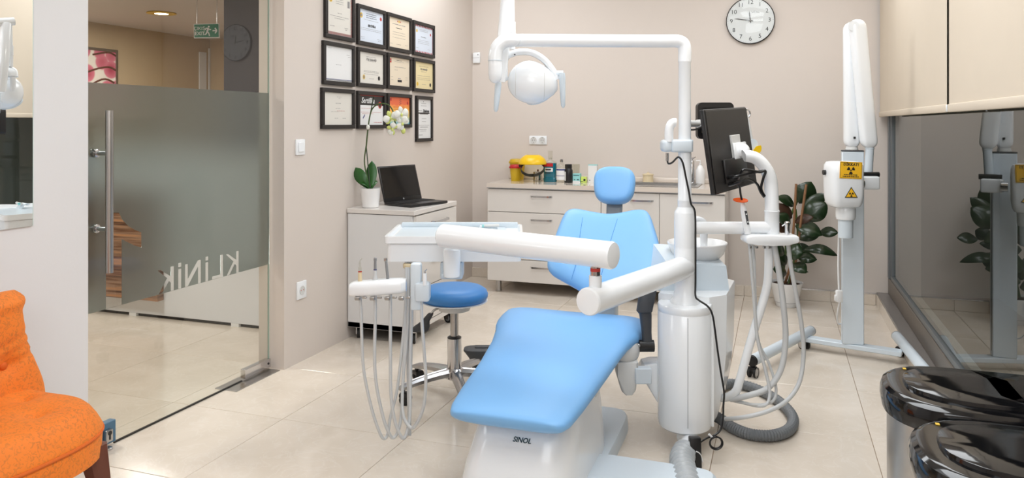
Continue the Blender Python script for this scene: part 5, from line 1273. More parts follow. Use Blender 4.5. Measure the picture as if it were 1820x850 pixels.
handpiece('scaler_handpiece', 'cream scaler handpiece with red ring, leftmost in the tray holder', [(-1.486, 2.51, 0.664), (-1.485, 2.51, 0.639), (-1.482, 2.511, 0.58), (-1.476, 2.513, 0.41), (-1.464, 2.518, 0.315), (-1.445, 2.535, 0.205), (-1.425, 2.552, 0.127), (-1.416, 2.566, 0.101), (-1.407, 2.58, 0.114), (-1.406, 2.601, 0.175), (-1.391, 2.628, 0.276), (-1.38, 2.653, 0.467), (-1.374, 2.665, 0.618), (-1.377, 2.675, 0.737)], 0.0058, hp1)
handpiece('contra_angle_handpiece', 'steel handpiece with blue ring, second in the tray holder', [(-1.432, 2.529, 0.664), (-1.432, 2.529, 0.639), (-1.432, 2.529, 0.559), (-1.434, 2.528, 0.41), (-1.426, 2.531, 0.304), (-1.408, 2.548, 0.188), (-1.393, 2.564, 0.127), (-1.384, 2.577, 0.105), (-1.372, 2.592, 0.119), (-1.368, 2.615, 0.175), (-1.369, 2.636, 0.32), (-1.364, 2.659, 0.489), (-1.364, 2.669, 0.618), (-1.369, 2.678, 0.737)], 0.0062, hp2)
handpiece('air_water_syringe', 'slim chrome syringe, third in the tray holder', [(-1.378, 2.548, 0.664), (-1.378, 2.548, 0.639), (-1.378, 2.548, 0.537), (-1.378, 2.548, 0.41), (-1.376, 2.549, 0.279), (-1.368, 2.562, 0.18), (-1.353, 2.578, 0.12), (-1.346, 2.591, 0.103), (-1.338, 2.604, 0.121), (-1.337, 2.626, 0.186), (-1.344, 2.644, 0.385), (-1.349, 2.664, 0.555), (-1.358, 2.682, 0.737)], 0.0062, hp3)
handpiece('turbine_handpiece', 'short white handpiece in the right slot of the tray holder', [(-1.257, 2.569, 0.669), (-1.263, 2.577, 0.624), (-1.261, 2.578, 0.551), (-1.256, 2.591, 0.41), (-1.252, 2.592, 0.332), (-1.264, 2.598, 0.233), (-1.291, 2.599, 0.167), (-1.315, 2.601, 0.142), (-1.34, 2.603, 0.159), (-1.357, 2.608, 0.192), (-1.368, 2.625, 0.258), (-1.372, 2.656, 0.467), (-1.375, 2.676, 0.737)], 0.0062, hp4)
hb2 = thing('hose_bundle', 'upright bundle of pale hoses hanging below the tray', 'hoses', (Vector((-1.374, 2.698, 0.744)).x, Vector((-1.374, 2.698, 0.744)).y, 0.1))
for i, (a, b) in enumerate(((722, 723), (727, 728), (732, 728.5))):
    tp = {722: (-1.386, 2.693, 0.762), 727: (-1.376, 2.697, 0.762), 732: (-1.365, 2.7, 0.762)}[a]; bt_ = {723: (-1.375, 2.686, 0.37), 728: (-1.371, 2.688, 0.37), 728.5: (-1.365, 2.69, 0.37)}[b]; be = {723: (-1.371, 2.688, 0.148), 728: (-1.369, 2.689, 0.073), 728.5: (-1.367, 2.684, 0.124)}[b]
    part('hose', tubep(cr_path([tp, bt_, be], 8), 0.0068, 10), 'duct' if i == 1 else 'hose', hb2)
part('clamp', MB().lathe([(0.022, 0), (0.024, 0.004), (0.024, 0.014), (0.02, 0.018)], Vector((-1.376, 2.697, 0.731)), 20), 'cream', hb2)
# ---- sterile pack on the tray
t = thing('sterile_pack', 'small pale blue sterile pack lying on the white tray', 'pack', tuple(Vector((-1.14, 2.97, 0.864))))
m_ = MB(); m_.M = frame(Vector((-1.145, 2.968, 0.855)), RT, (FW*0.8+UP*0.35)); 
gx, gy = 12, 8; V = [[m_.v((-.038+.076*i/gx, -.03+.06*j/gy, 0.006*math.sin(i*1.3)*math.cos(j*0.9)+0.014*math.exp(-((j-5)/2.0)**2))) for i in range(gx+1)] for j in range(gy+1)]
for j in range(gy):
    for i in range(gx): m_.f([V[j][i], V[j][i+1], V[j+1][i+1], V[j+1][i]])
o = part('pouch', m_, 'film_blue', t); sd = o.modifiers.new('thick', 'SOLIDIFY'); sd.thickness = 0.0015
part('cap_strip', tubep([Vector((-1.166, 2.951, 0.873)), Vector((-1.099, 2.974, 0.875))], 0.006, 10), 'plastic_grey', t)
part('blue_end', tubep([Vector((-1.162, 2.941, 0.874)), Vector((-1.155, 2.944, 0.874))], 0.0068, 10), 'teal_box', t)

# ---- monitor
tl, trr, br, bl = [Vector(q) for q in ((-0.28, 3.028, 1.355), (-0.139, 3.469, 1.374), (-0.084, 3.489, 1.042), (-0.229, 3.046, 1.022))]
xw = (trr-tl); W_ = xw.length; yh = tl-bl; yh = yh-xw.normalized()*yh.dot(xw.normalized()); H_ = yh.length
MM = frame(bl, xw, yh)      # +z faces the camera side (rear of the screen)
if (MM.to_3x3() @ Vector((0, 0, 1))).dot(-FW) < 0: raise RuntimeError('monitor frame')
mo = thing('monitor', 'black flat monitor seen from behind on the curved white arm', 'monitor', tuple((bl+br)/2))
m_ = MB(); m_.M = MM; m_.box(0, W_, 0, H_, -0.022, 0.0, 0.006, 2); part('case', m_, 'black', mo)
m_ = MB(); m_.M = MM; m_.box(0.012, W_-0.012, 0.012, H_-0.012, -0.0225, -0.022); part('screen', m_, 'black_gloss', mo, False)
M['monitor_back'] = mat('textured_black_back', srgb(44, 42, 41), 0.45, var=0.2, scale=250, bump=0.5, bscale=500)
m_ = MB(); m_.M = MM; m_.box(0.008, W_-0.006, 0.006, H_-0.006, 0.0, 0.003, 0.001, 1); part('rear_cover', m_, 'monitor_back', mo, False)
m_ = MB(); m_.M = MM; m_.box(0.10, 0.34, 0.03, 0.13, 0.002, 0.016, 0.006, 2); part('port_housing', m_, 'black', mo)
m_ = MB(); m_.M = MM; m_.box(W_*0.46, W_*0.66, H_*0.28, H_*0.66, 0.003, 0.014, 0.002, 1); mp = part('mount_plate', m_, 'plastic_grey', mo, False)
vc = MM @ Vector((W_*0.60, H_*0.46, 0.02))
part('mount_ball', MB().ellipsoid(vc-FW*0.02, (0.030, 0.030, 0.030), 22, 14), 'plastic', mo)
m_ = MB(); m_.M = MM; m_.box(W_*0.45, W_*0.75, H_*0.36, H_*0.56, 0.012, 0.022, 0.006, 2); part('mount_clamp', m_, 'plastic', mo)
for q in (((-0.179, 3.095, 1.09), (-0.15, 3.063, 1.097), (-0.09, 3.147, 1.107), (-0.049, 3.183, 1.112), (-0.055, 3.181, 1.085), (-0.064, 3.188, 1.042), (-0.051, 3.203, 1.01)), ((-0.176, 3.117, 1.062), (-0.14, 3.077, 1.071), (-0.11, 3.119, 1.084), (-0.08, 3.172, 1.061), (-0.066, 3.188, 1.028), (-0.053, 3.203, 1.007)), ((-0.149, 3.127, 1.082), (-0.13, 3.08, 1.119), (-0.102, 3.122, 1.117), (-0.069, 3.155, 1.109), (-0.049, 3.183, 1.114))):
    part('cable', tubep(cr_path(q, 6), 0.0052, 8), 'black', mo)
part('plug', tubep([Vector((-0.187, 3.124, 1.086)), Vector((-0.16, 3.091, 1.093))], 0.009, 10).tube([Vector((-0.183, 3.125, 1.059)), Vector((-0.16, 3.101, 1.066))], 0.009, 10), 'black', mo)
t = thing('film_viewer', 'dark rimmed film viewer behind the monitor clamped to the pole', 'film viewer', tuple(Vector((-0.265, 3.457, 1.233))))
m_ = MB(); m_.M = frame(Vector((-0.267, 3.488, 1.313)), RT, UP)
def rc(hx, hy, r=0.02, n=5): return [(p[0], p[1]) for p in [(sx*(hx-r)+r*math.cos(a), sy*(hy-r)+r*math.sin(a)) for sx, sy, a0 in ((1, 1, 0), (-1, 1, PI/2), (-1, -1, PI), (1, -1, 1.5*PI)) for a in [a0+PI/2*k/n for k in range(n+1)]]]
out_, in_ = rc(.08, .081), rc(.062, .058, .008)
A = [[m_.v((p[0], p[1], z)) for p in out_] for z in (0.02, -0.02)]; B = [[m_.v((p[0], p[1], z)) for p in in_] for z in (0.02, -0.02)]; n = len(out_)
for k in range(n):
    l = (k+1) % n
    m_.f([A[0][k], A[0][l], B[0][l], B[0][k]]); m_.f([A[1][k], B[1][k], B[1][l], A[1][l]]); m_.f([A[0][k], A[1][k], A[1][l], A[0][l]]); m_.f([B[0][k], B[0][l], B[1][l], B[1][k]])
part('frame', m_, 'black_frame', t)
m_ = MB(); m_.M = frame(Vector((-0.267, 3.488, 1.313)), RT, UP); m_.box(-.063, .063, -.030, .060, -.012, .012); part('case', m_, 'black_frame', t, False)
m_ = MB(); m_.M = frame(Vector((-0.267, 3.488, 1.313)), RT, UP); m_.box(-.064, .064, -.060, -.028, -.006, 0.0); part('window_strip', m_, 'cream', t, False)
m_ = MB().tube([Vector((-0.349, 3.163, 1.3)), Vector((-0.328, 3.361, 1.3))], 0.014, 12); m_.M = frame(Vector((-0.319, 3.417, 1.3)), RT, UP); m_.box(-.016, .02, -.018, .018, -.03, .02, .004, 2); part('bracket', m_, 'plastic_grey', t)
part('cable', tubep(cr_path([(-0.338, 3.166, 1.275), (-0.329, 3.276, 1.276), (-0.31, 3.367, 1.288), (-0.298, 3.392, 1.295)], 5), 0.004, 8), 'black', t)
t = thing('curing_shield', 'yellow crescent light shield peeping out right of the monitor', 'light shield', tuple(Vector((-0.09, 3.571, 1.169))))
m_ = MB(); m_.M = frame(Vector((-0.097, 3.569, 1.194)), RT, UP)
m_.prism([(.028*math.cos(a), -0.004+.028*math.sin(a)) for a in [math.radians(-130+160*k/12) for k in range(13)]]+[(.004, .004)], -.003, .003); part('shield', m_, 'yellow', t)
m_ = MB(); m_.M = frame(Vector((-0.107, 3.576, 1.209)), RT, UP); m_.prism([(.022*math.cos(a), .022*math.sin(a)) for a in [2*PI*k/18 for k in range(18)]], -.004, .004); part('hub', m_, 'plastic_cool', t)
part('rod', tubep([Vector((-0.108, 3.586, 1.209)), Vector((-0.127, 3.579, 1.313)), Vector((-0.134, 3.577, 1.343))], 0.006, 10), 'plastic_grey', t)
m_ = MB(); m_.M = frame(Vector((-0.134, 3.577, 1.346)), RT, UP); m_.tube([(.016*math.cos(a), .018*math.sin(a), 0) for a in [2*PI*k/20 for k in range(20)]], 0.004, 8, closed=True); part('ring', m_, 'chrome', t)

# ---- curing light in the assistant holder
q0 = Vector((-0.114, 3.16, 0.862)); q1 = Vector((-0.135, 3.153, 0.991)); qd = (q1-q0)
t = thing('curing_light', 'white curing light with orange disc standing in the assistant holder', 'curing light', tuple(q0))
part('body', MB().tube([q0, q0+qd*0.3, q0+qd*0.75, q1], [0.013, 0.0135, 0.012, 0.007], 16), 'plastic', t)
part('grip_panel', MB().cushion([(q0+qd*0.30-FW*0.011+RT*0.004, RT, FW, .005, .004), (q0+qd*0.72-FW*0.010+RT*0.004, RT, FW, .0055, .004)], 3, 12), 'grey_dark', t)
for u in (0.38, 0.62): part('button', MB().ellipsoid(q0+qd*u-FW*0.0155+RT*0.004, (.0028, .0016, .0028), 10, 6), 'plastic', t)
part('light_guide', tubep(cr_path([q1, Vector((-0.141, 3.15, 1.02)), Vector((-0.144, 3.15, 1.045)), Vector((-0.152, 3.147, 1.061))], 5), 0.0042, 10), 'black', t)
m_ = MB(); m_.M = frame(Vector((-0.141, 3.15, 0.996)), RT, (FW*0.97+UP*0.2)); m_.prism([(.029*math.cos(a), .029*math.sin(a)) for a in [2*PI*k/24 for k in range(24)]], -.0015, .0015); part('orange_disc', m_, 'orange_shield', t)
# ---- suction pieces and their hoses on the assistant side
def suction(label, pts, r, head, m='hose'):
    p = [Vector(q) for q in pts]
    t = thing('suction_hose', label, 'suction hose', tuple(p[-1]), 0, 'hoses under the assistant holder')
    part('hose', tubep(cr_path(p, 7), r, 12), m, t)
    if head: head(t, p[0])
    return t
def chrome_head(t, c):
    part('handpiece', MB().lathe([(0.007, 0.0), (0.009, 0.02), (0.009, 0.052), (0.0105, 0.055), (0.0105, 0.066), (0.007, 0.07)], c, 18), 'chrome', t)
    part('lever', tubep([c+UP*0.062-RT*0.006, c+UP*0.052-RT*0.02], 0.0025, 8), 'plastic', t)
suction('slim pale hose with chrome suction tip at the right of the assistant holder', [(0.034, 3.212, 0.841), (0.038, 3.213, 0.817), (0.047, 3.227, 0.739), (0.061, 3.232, 0.656), (0.087, 3.252, 0.503), (0.096, 3.255, 0.379), (0.08, 3.228, 0.273), (0.033, 3.169, 0.214), (-0.037, 3.102, 0.187), (-0.128, 3.081, 0.159), (-0.198, 3.162, 0.114)], 0.0085, chrome_head)
suction('thick ribbed pale hose hanging straight down beside the bent white tube', [(-0.017, 3.194, 0.841), (-0.013, 3.196, 0.808), (0.002, 3.211, 0.716), (0.019, 3.217, 0.582), (0.028, 3.231, 0.442), (0.011, 3.214, 0.321), (-0.038, 3.187, 0.249), (-0.108, 3.162, 0.22), (-0.181, 3.2, 0.182)], 0.0115, None)
suction('thin pale hose at the left of the assistant holder', [(-0.11, 3.162, 0.841), (-0.106, 3.163, 0.808), (-0.093, 3.178, 0.631), (-0.078, 3.183, 0.445), (-0.049, 3.183, 0.325), (-0.031, 3.168, 0.231), (-0.059, 3.148, 0.188), (-0.168, 3.205, 0.178)], 0.0065, None)
suction('thinnest pale hose looping beside the left one', [(-0.097, 3.176, 0.84), (-0.09, 3.2, 0.735), (-0.079, 3.204, 0.451), (-0.036, 3.219, 0.34), (-0.008, 3.208, 0.245), (-0.025, 3.181, 0.196), (-0.095, 3.156, 0.187), (-0.19, 3.239, 0.165)], 0.0055, None)
rs = random.Random(3)
fh = [(-0.283, 3.766, 0.03), (-0.216, 3.872, 0.025), (-0.11, 3.845, 0.024), (-0.002, 3.709, 0.024), (0.058, 3.53, 0.024), (0.047, 3.384, 0.024), (-0.013, 3.29, 0.024), (-0.098, 3.266, 0.024), (-0.173, 3.307, 0.024), (-0.235, 3.378, 0.03), (-0.275, 3.348, 0.06)]
hp_ = cr_path(fh, 16)
t = thing('drain_hose', 'thick ribbed grey drain hose curling on the floor by the unit', 'hose', (0.0, 3.0, 0))
part('hose', tubep(hp_, [0.0225+0.0016*(1 if i % 2 else -1) for i in range(len(hp_))], 16), 'hose_grey', t, ang=15)
part('end_cuff', tubep([hp_[0], hp_[4]], 0.027, 16), 'grey_mid', t)
# ---- power adapter on the floor
ad = Vector((-0.284, 2.91, 0)); t = thing('power_adapter', 'small black power adapter leaning by the ribbed duct', 'adapter', tuple(ad))
m_ = MB(); m_.M = Matrix.Translation(ad+FW*0.03) @ Matrix.Rotation(CAMYAW, 4, 'Z') @ Matrix.Rotation(-0.12, 4, 'X'); m_.box(-.022, .020, -.018, .018, 0.0, .112, .004, 2); part('case', m_, 'black', t)
part('tie_strap', tubep(cr_path([Vector((-0.31, 2.943, 0.063)), Vector((-0.29, 2.929, 0.065)), Vector((-0.276, 2.934, 0.054)), Vector((-0.268, 2.937, 0.025))], 5), 0.0022, 8), 'white', t)
# ================================================================ X-ray stand
XC = Vector((0.392, 4.637, 0.07)); XC.z = 0
xd = (Vector((0.627, 4.596, 0.07))-Vector((0.16, 4.723, 0.07))); xd.z = 0; xd.normalize(); yd = Vector((-xd.y, xd.x, 0))
xr = thing('xray_unit', 'white mobile dental X-ray unit with warning stickers by the window', 'x-ray unit', tuple(XC))
XM = frame(XC, xd, yd)
m_ = MB(); m_.M = XM; m_.box(-.25, .25, -.035, .035, .045, .072, .004, 1); part('cross_bar', m_, 'plastic_cool', xr)
XK = Matrix.Translation(XC) @ Matrix.Rotation(math.radians(2), 4, 'Z')
m_ = MB(); m_.M = XK; m_.box(-.056, .056, -.03, .03, .072, 1.145, .004, 1); cl_ = part('column', m_, 'plastic_cool', xr)
m_ = MB(); m_.M = XK; m_.box(-.057, .057, -.031, .031, 1.145, 1.152, .002, 1); part('column_cap', m_, 'grey_dark', cl_)
m_ = MB(); m_.M = XK; m_.box(.0558, .0568, -.012, -.004, .10, 1.12); part('cable_slot', m_, 'grey_dark', cl_)
FT = [(Vector((0.181, 4.786, 0.085)), Vector((-0.123, 4.085, 0.085))), (Vector((0.64, 4.822, 0.085)), Vector((0.689, 4.121, 0.085)))]
for a, b in FT:
    d = (b-a).normalized()
    f_ = part('foot_tube', MB().tube([a, a+d*0.004, b-d*0.004, b], [0.026, 0.0285, 0.0285, 0.026], 24), 'plastic_cool', xr)
    part('end_cap', MB().lathe([(0.004, 0), (0.027, 0.0), (0.0295, 0.003), (0.0295, 0.010), (0.026, 0.016), (0.01, 0.018)], b, 24, axis_to(d)), 'rubber', f_)
    part('end_cap', MB().lathe([(0.0285, -0.001), (0.029, 0.001), (0.029, 0.004), (0.02, 0.006)], a, 24, axis_to(-d)), 'grey_mid', f_)
# castors stay parts of the unit
def xcaster(p, rz):
    c = MB(); c.M = xform((p.x, p.y, 0), rz)
    for s in (-1, 1): c.tube([(s*0.008, 0, 0.026), (s*0.022, 0, 0.026)], 0.026, 20)
    w = part('caster', c, 'rubber', xr)
    c = MB(); c.M = xform((p.x, p.y, 0), rz)
    for s in (-1, 1): c.tube([(s*0.0222, 0, 0.026), (s*0.0235, 0, 0.026)], 0.019, 18); c.tube([(s*0.023, 0, 0.026), (s*0.0245, 0, 0.026)], 0.008, 12)
    c.tube([(s*0.024+0.0006*k*0, 0.026*math.cos(2*PI*k/20), 0.026+0.026*math.sin(2*PI*k/20)) for s in (1,) for k in range(20)], 0.0022, 6, closed=True)
    part('rim', c, 'steel', w)
    c = MB(); c.M = xform((p.x, p.y, 0), rz); c.box(-0.02, 0.02, -0.02, 0.02, 0.030, 0.054, 0.006, 2); c.tube([(0, 0, 0.05), (0, 0, 0.075)], 0.010, 10); part('hood', c, 'black', w)
for (a, b) in FT:
    d = (b-a).normalized(); xcaster(a+d*0.10, 0.6); xcaster(b+d*0.0, -0.3)
# scissor arms
def flat_arm(pts, w0, parent, name='arm'):
    P = [Vector(p) for p in pts]; d = (P[-1]-P[0]).normalized()
    st_ = []; L_ = (P[-1]-P[0]).length
    for u, k in ((-.004, .35), (.01, .7), (.035, .95), (.06, 1), (.5, 1), (.94, 1.02), (.965, .95), (.99, .7), (1.004, .35)):
        st_.append((P[0]+(P[-1]-P[0])*u, RT, d.cross(RT), w0*k, 0.036*min(1, k+.15)))
    return part(name, MB().cushion(st_, 4.5, 26), 'plastic', parent)
s1 = flat_arm([(0.388, 4.639, 1.168), (0.386, 4.639, 1.864)], .040, xr)
s2 = flat_arm([(0.473, 4.595, 1.17), (0.409, 4.572, 1.87)], .043, xr)
part('elbow_pin', tubep([Vector((0.389, 4.534, 1.835)), Vector((0.402, 4.687, 1.853))], .028, 20), 'plastic', xr)
part('arm_foot', MB().lathe([(.030, 1.150), (.034, 1.156), (.030, 1.170), (.024, 1.185)], Vector((0.389, 4.64, 1.158)).xy.to_3d(), 22), 'plastic_grey', xr)
part('screw_slot', MB().tube([Vector((0.4, 4.599, 1.228)), Vector((0.4, 4.599, 1.216))], .006, 10), 'black', s1)
r0, r1 = Vector((0.476, 4.596, 1.182)), Vector((0.468, 4.593, 1.009))
part('drop_rod', MB().tube([r0, r0-UP*0.02, r0-UP*0.022, r1], [.022, .024, .0215, .0215], 20), 'plastic_cool', xr)
m_ = MB(); m_.M = frame(Vector((0.464, 4.56, 0.98)), RT, UP); m_.box(-.052, .048, -.038, .034, -.04, .04, .010, 3); part('knuckle', m_, 'plastic', xr)
part('joint_ring', tubep([Vector((0.405, 4.497, 0.977)), Vector((0.434, 4.507, 0.977))], .026, 22), 'chrome', xr)
HX = frame(Vector((0.328, 4.406, 0.979)), RT, UP)
m_ = MB(); m_.M = HX
st_ = []
for z, hw, ht in ((-.122, .060, .05), (-.116, .072, .07), (-.10, .080, .08), (-.06, .086, .085), (0, .088, .085), (.06, .088, .085), (.10, .086, .082), (.116, .078, .07), (.121, .06, .05)):
    st_.append((HX @ Vector((0, z, 0)), RT, FW, hw, ht))
m_ = MB().cushion(st_, 7, 40); hdx = part('tube_head', m_, 'plastic', xr)
part('tube_neck', MB().lathe([(.046, -.015), (.050, -.022), (.050, -.075), (.046, -.088), (.035, -.09)], HX @ Vector((.012, -.10, 0)), 28), 'plastic', hdx)
part('cone', MB().lathe([(.038, 0), (.0375, -.10), (.034, -.103), (.030, -.10)], HX @ Vector((.012, -.185, 0)), 28), 'plastic_cool', hdx)
part('left_knob', tubep([HX @ Vector((-.100, .060, -.02)), HX @ Vector((-.086, .060, -.02))], .014, 16), 'black', hdx)
part('grip_bar', tubep([Vector((0.421, 4.545, 1.022)), Vector((0.519, 4.579, 1.022))], .0145, 16), 'black', xr)
SZ = .0855
def sq(m_, x0, x1, y0, y1, z): m_.quad((x0, y0, z), (x1, y0, z), (x1, y1, z), (x0, y1, z))
st0 = HX @ Matrix.Translation((0.002, 0.078, 0.0865)) @ Matrix.Rotation(-0.04, 4, 'Z')
m_ = MB(); m_.M = st0; m_.box(-.058, .058, -.044, .044, -.001, .0004); stk_ = part('warning_sticker', m_, 'sign_yellow', hdx, False)
m_ = MB(); m_.M = st0
z = .0007
for a, b, c, d in ((-.055, -.0535, -.041, .041), (.0535, .055, -.041, .041), (-.055, .055, -.041, -.0395), (-.055, .055, .0395, .041)): sq(m_, a, b, c, d, z)
def trefoil(m_, cx_, cy_, r, z):
    m_.f([m_.v((cx_+r*.2*math.cos(2*PI*k/12), cy_+r*.2*math.sin(2*PI*k/12), z)) for k in range(12)])
    for b in (PI/2+PI/3, PI/2-PI/3, -PI/2):
        A = [(cx_+r*math.cos(b-PI/6+PI/3*k/6), cy_+r*math.sin(b-PI/6+PI/3*k/6), z) for k in range(7)]
        B = [(cx_+r*.32*math.cos(b+PI/6-PI/3*k/6), cy_+r*.32*math.sin(b+PI/6-PI/3*k/6), z) for k in range(7)]
        m_.f([m_.v(p) for p in A+B])
trefoil(m_, 0, .0, .021, z)
for v, l in ((-.024, .036), (-.033, .042)):
    u = -l
    while u < l:
        w_ = rs.uniform(.004, .011); sq(m_, u, min(u+w_, l), v-.0024, v+.0024, z); u += w_+.002
part('sticker_print', m_, 'ink', hdx, False)
me = text_mesh('DİKKAT!', .0185, st0 @ Matrix.Translation((0, .0295, .0005)), bold=.0008, space=1.1); me.materials.clear(); me.materials.append(M['ink']); part('lettering', me, None, hdx)
st1 = HX @ Matrix.Translation((0.004, -0.043, 0.0868))
m_ = MB(); m_.M = st1; m_.prism([(-.034, -.022), (.034, -.022), (0, .034)], -.001, .0003); part('triangle_edge', m_, 'ink', hdx, False)
m_ = MB(); m_.M = st1; m_.prism([(-.028, -.0185), (.028, -.0185), (0, .027)], -.001, .0007); part('triangle_sticker', m_, 'sign_yellow', hdx, False)
m_ = MB(); m_.M = st1; trefoil(m_, 0, -.005, .0125, .0010); part('triangle_print', m_, 'ink', hdx, False)
# mains lead hanging beside the column
part('mains_lead', tubep(cr_path([(0.315, 4.529, 0.682), (0.312, 4.528, 0.528), (0.315, 4.529, 0.389)], 6), .0055, 8).tube(cr_path([(0.318, 4.53, 0.321), (0.308, 4.558, 0.242), (0.315, 4.614, 0.186), (0.331, 4.672, 0.166), (0.356, 4.734, 0.166)], 6), .0045, 8), 'white', xr)
m_ = MB(); m_.M = frame(Vector((0.315, 4.529, 0.352)), RT, UP); m_.box(-.016, .018, -.032, .034, -.014, .014, .006, 2).box(-.024, -.014, -.026, .008, -.008, .008, .003, 1); part('plug', m_, 'white', xr)

# ================================================================ rubber plant
ppx, ppy = 0.055, 5.76
rp = thing('rubber_plant', 'dark leaved rubber plant in a white pot by the back wall', 'plant', (ppx, ppy, 0))
part('pot', MB().lathe([(0.068, 0.0), (0.072, 0.004), (0.078, 0.034), (0.080, 0.035), (0.106, 0.148), (0.114, 0.166), (0.114, 0.172), (0.106, 0.172), (0.10, 0.150)], (ppx, ppy, 0), 40), 'ceramic', rp)
part('saucer_seam', MB().tube([(ppx+0.0785*math.cos(2*PI*k/36), ppy+0.0785*math.sin(2*PI*k/36), 0.034) for k in range(36)], 0.0018, 6, closed=True), 'grey_mid', rp)
part('soil', MB().lathe([(0.103, 0.148), (0.103, 0.156), (0.05, 0.163), (0.01, 0.165)], (ppx, ppy, 0), 28), 'soil', rp)
bs = [Vector((ppx+dx, ppy+dy, 0.155)) for dx, dy in ((-.01, .0), (.02, .01), (-.03, .02), (.012, -.02))]
part('stake', MB().tube([bs[0], Vector((0.082, 5.666, 0.307)), Vector((0.102, 5.567, 0.604)), Vector((0.117, 5.572, 0.886))], .0085, 10), 'bamboo', rp)
part('stake', MB().tube([bs[1], Vector((0.115, 5.677, 0.315)), Vector((0.145, 5.561, 0.614)), Vector((0.182, 5.574, 0.884))], .0085, 10), 'bamboo', rp)
part('stem', MB().tube(cr_path([bs[2], Vector((0.05, 5.824, 0.366)), Vector((0.065, 5.829, 0.569)), Vector((0.142, 5.856, 0.772))], 5), .009, 10), 'stem', rp)
part('stem', MB().tube(cr_path([bs[3], Vector((0.11, 5.782, 0.336)), Vector((0.133, 5.79, 0.497)), Vector((0.117, 5.784, 0.69))], 5), .008, 10), 'stem', rp)
LV = [
 ((0.141, 5.814, 0.728), (0.224, 5.821, 0.886), .150, 'leaf_dark', (0, -1, .1), .05), ((0.162, 5.757, 0.678), (0.316, 5.748, 0.811), .100, 'leaf_dark', (.1, -1, .5), -.05), ((0.167, 5.696, 0.622), (0.321, 5.707, 0.749), .150, 'leaf_dark', (0, -1, .5), .06),
 ((0.107, 5.632, 0.612), (0.229, 5.59, 0.661), .072, 'leaf_brown', (0, -1, .6), .10), ((0.11, 5.591, 0.594), (0.28, 5.545, 0.542), .125, 'leaf_dark', (0, -1, .9), .10), ((0.269, 5.752, 0.533), (0.395, 5.733, 0.541), .085, 'leaf_dark', (0, -1, .7), .06),
 ((0.124, 5.723, 0.49), (0.27, 5.711, 0.515), .075, 'leaf_dark', (0, -1, .5), .10), ((0.153, 5.712, 0.406), (0.388, 5.688, 0.388), .080, 'leaf_dark', (0, -1, .8), .22), ((0.13, 5.661, 0.358), (0.253, 5.641, 0.361), .085, 'leaf_dark', (0, -1, .7), .12),
 ((0.062, 5.553, 0.426), (0.162, 5.524, 0.421), .125, 'leaf_dark', (0, -1, .35), .10), ((0.088, 5.583, 0.33), (0.18, 5.509, 0.287), .105, 'leaf_dark', (0, -1, .8), .14), ((0.056, 5.657, 0.252), (-0.037, 5.561, 0.295), .090, 'leaf_dark', (0, -1, .5), .06),
 ((0.109, 5.739, 0.718), (-0.011, 5.633, 0.784), .085, 'leaf_dark', (0, -1, .6), .10), ((0.093, 5.691, 0.635), (-0.019, 5.631, 0.74), .085, 'leaf_brown', (0, -1, .3), .08), ((0.082, 5.666, 0.599), (-0.011, 5.612, 0.664), .09, 'leaf_dark', (0, -1, .4), .08), ((0.071, 5.704, 0.554), (-0.011, 5.612, 0.578), .10, 'leaf_brown', (0, -1, .3), .08),
 ((0.107, 5.654, 0.271), (0.197, 5.6, 0.279), .035, 'leaf_dark', (0, -1, .6), .10), ((0.041, 5.694, 0.379), (-0.037, 5.603, 0.444), .085, 'leaf_dark', (0, -1, .4), .08), ((0.171, 5.803, 0.634), (0.298, 5.826, 0.708), .10, 'leaf_dark', (0, -1, .3), .06), ((0.142, 5.878, 0.77), (0.165, 5.886, 0.868), .09, 'leaf_brown', (0, -1, 0), .05),
 ((0.057, 5.805, 0.289), (-0.004, 5.763, 0.349), .09, 'leaf_dark', (0, -1, .3), .08), ((0.111, 5.824, 0.451), (0.019, 5.75, 0.481), .10, 'leaf_dark', (0, -1, .5), .08), ((0.165, 5.886, 0.534), (0.25, 5.915, 0.575), .10, 'leaf_dark', (0, -1, .3), .06), ((0.104, 5.864, 0.355), (0.219, 5.905, 0.404), .11, 'leaf_dark', (0, -1, .3), .06)]
for b, e, wd, m, nn, dr_ in LV: leaf('leaf', b, e, wd, Vector(nn)+Vector((0.25, 0, 0)), m, rp, dr_, 10, .12, .52)

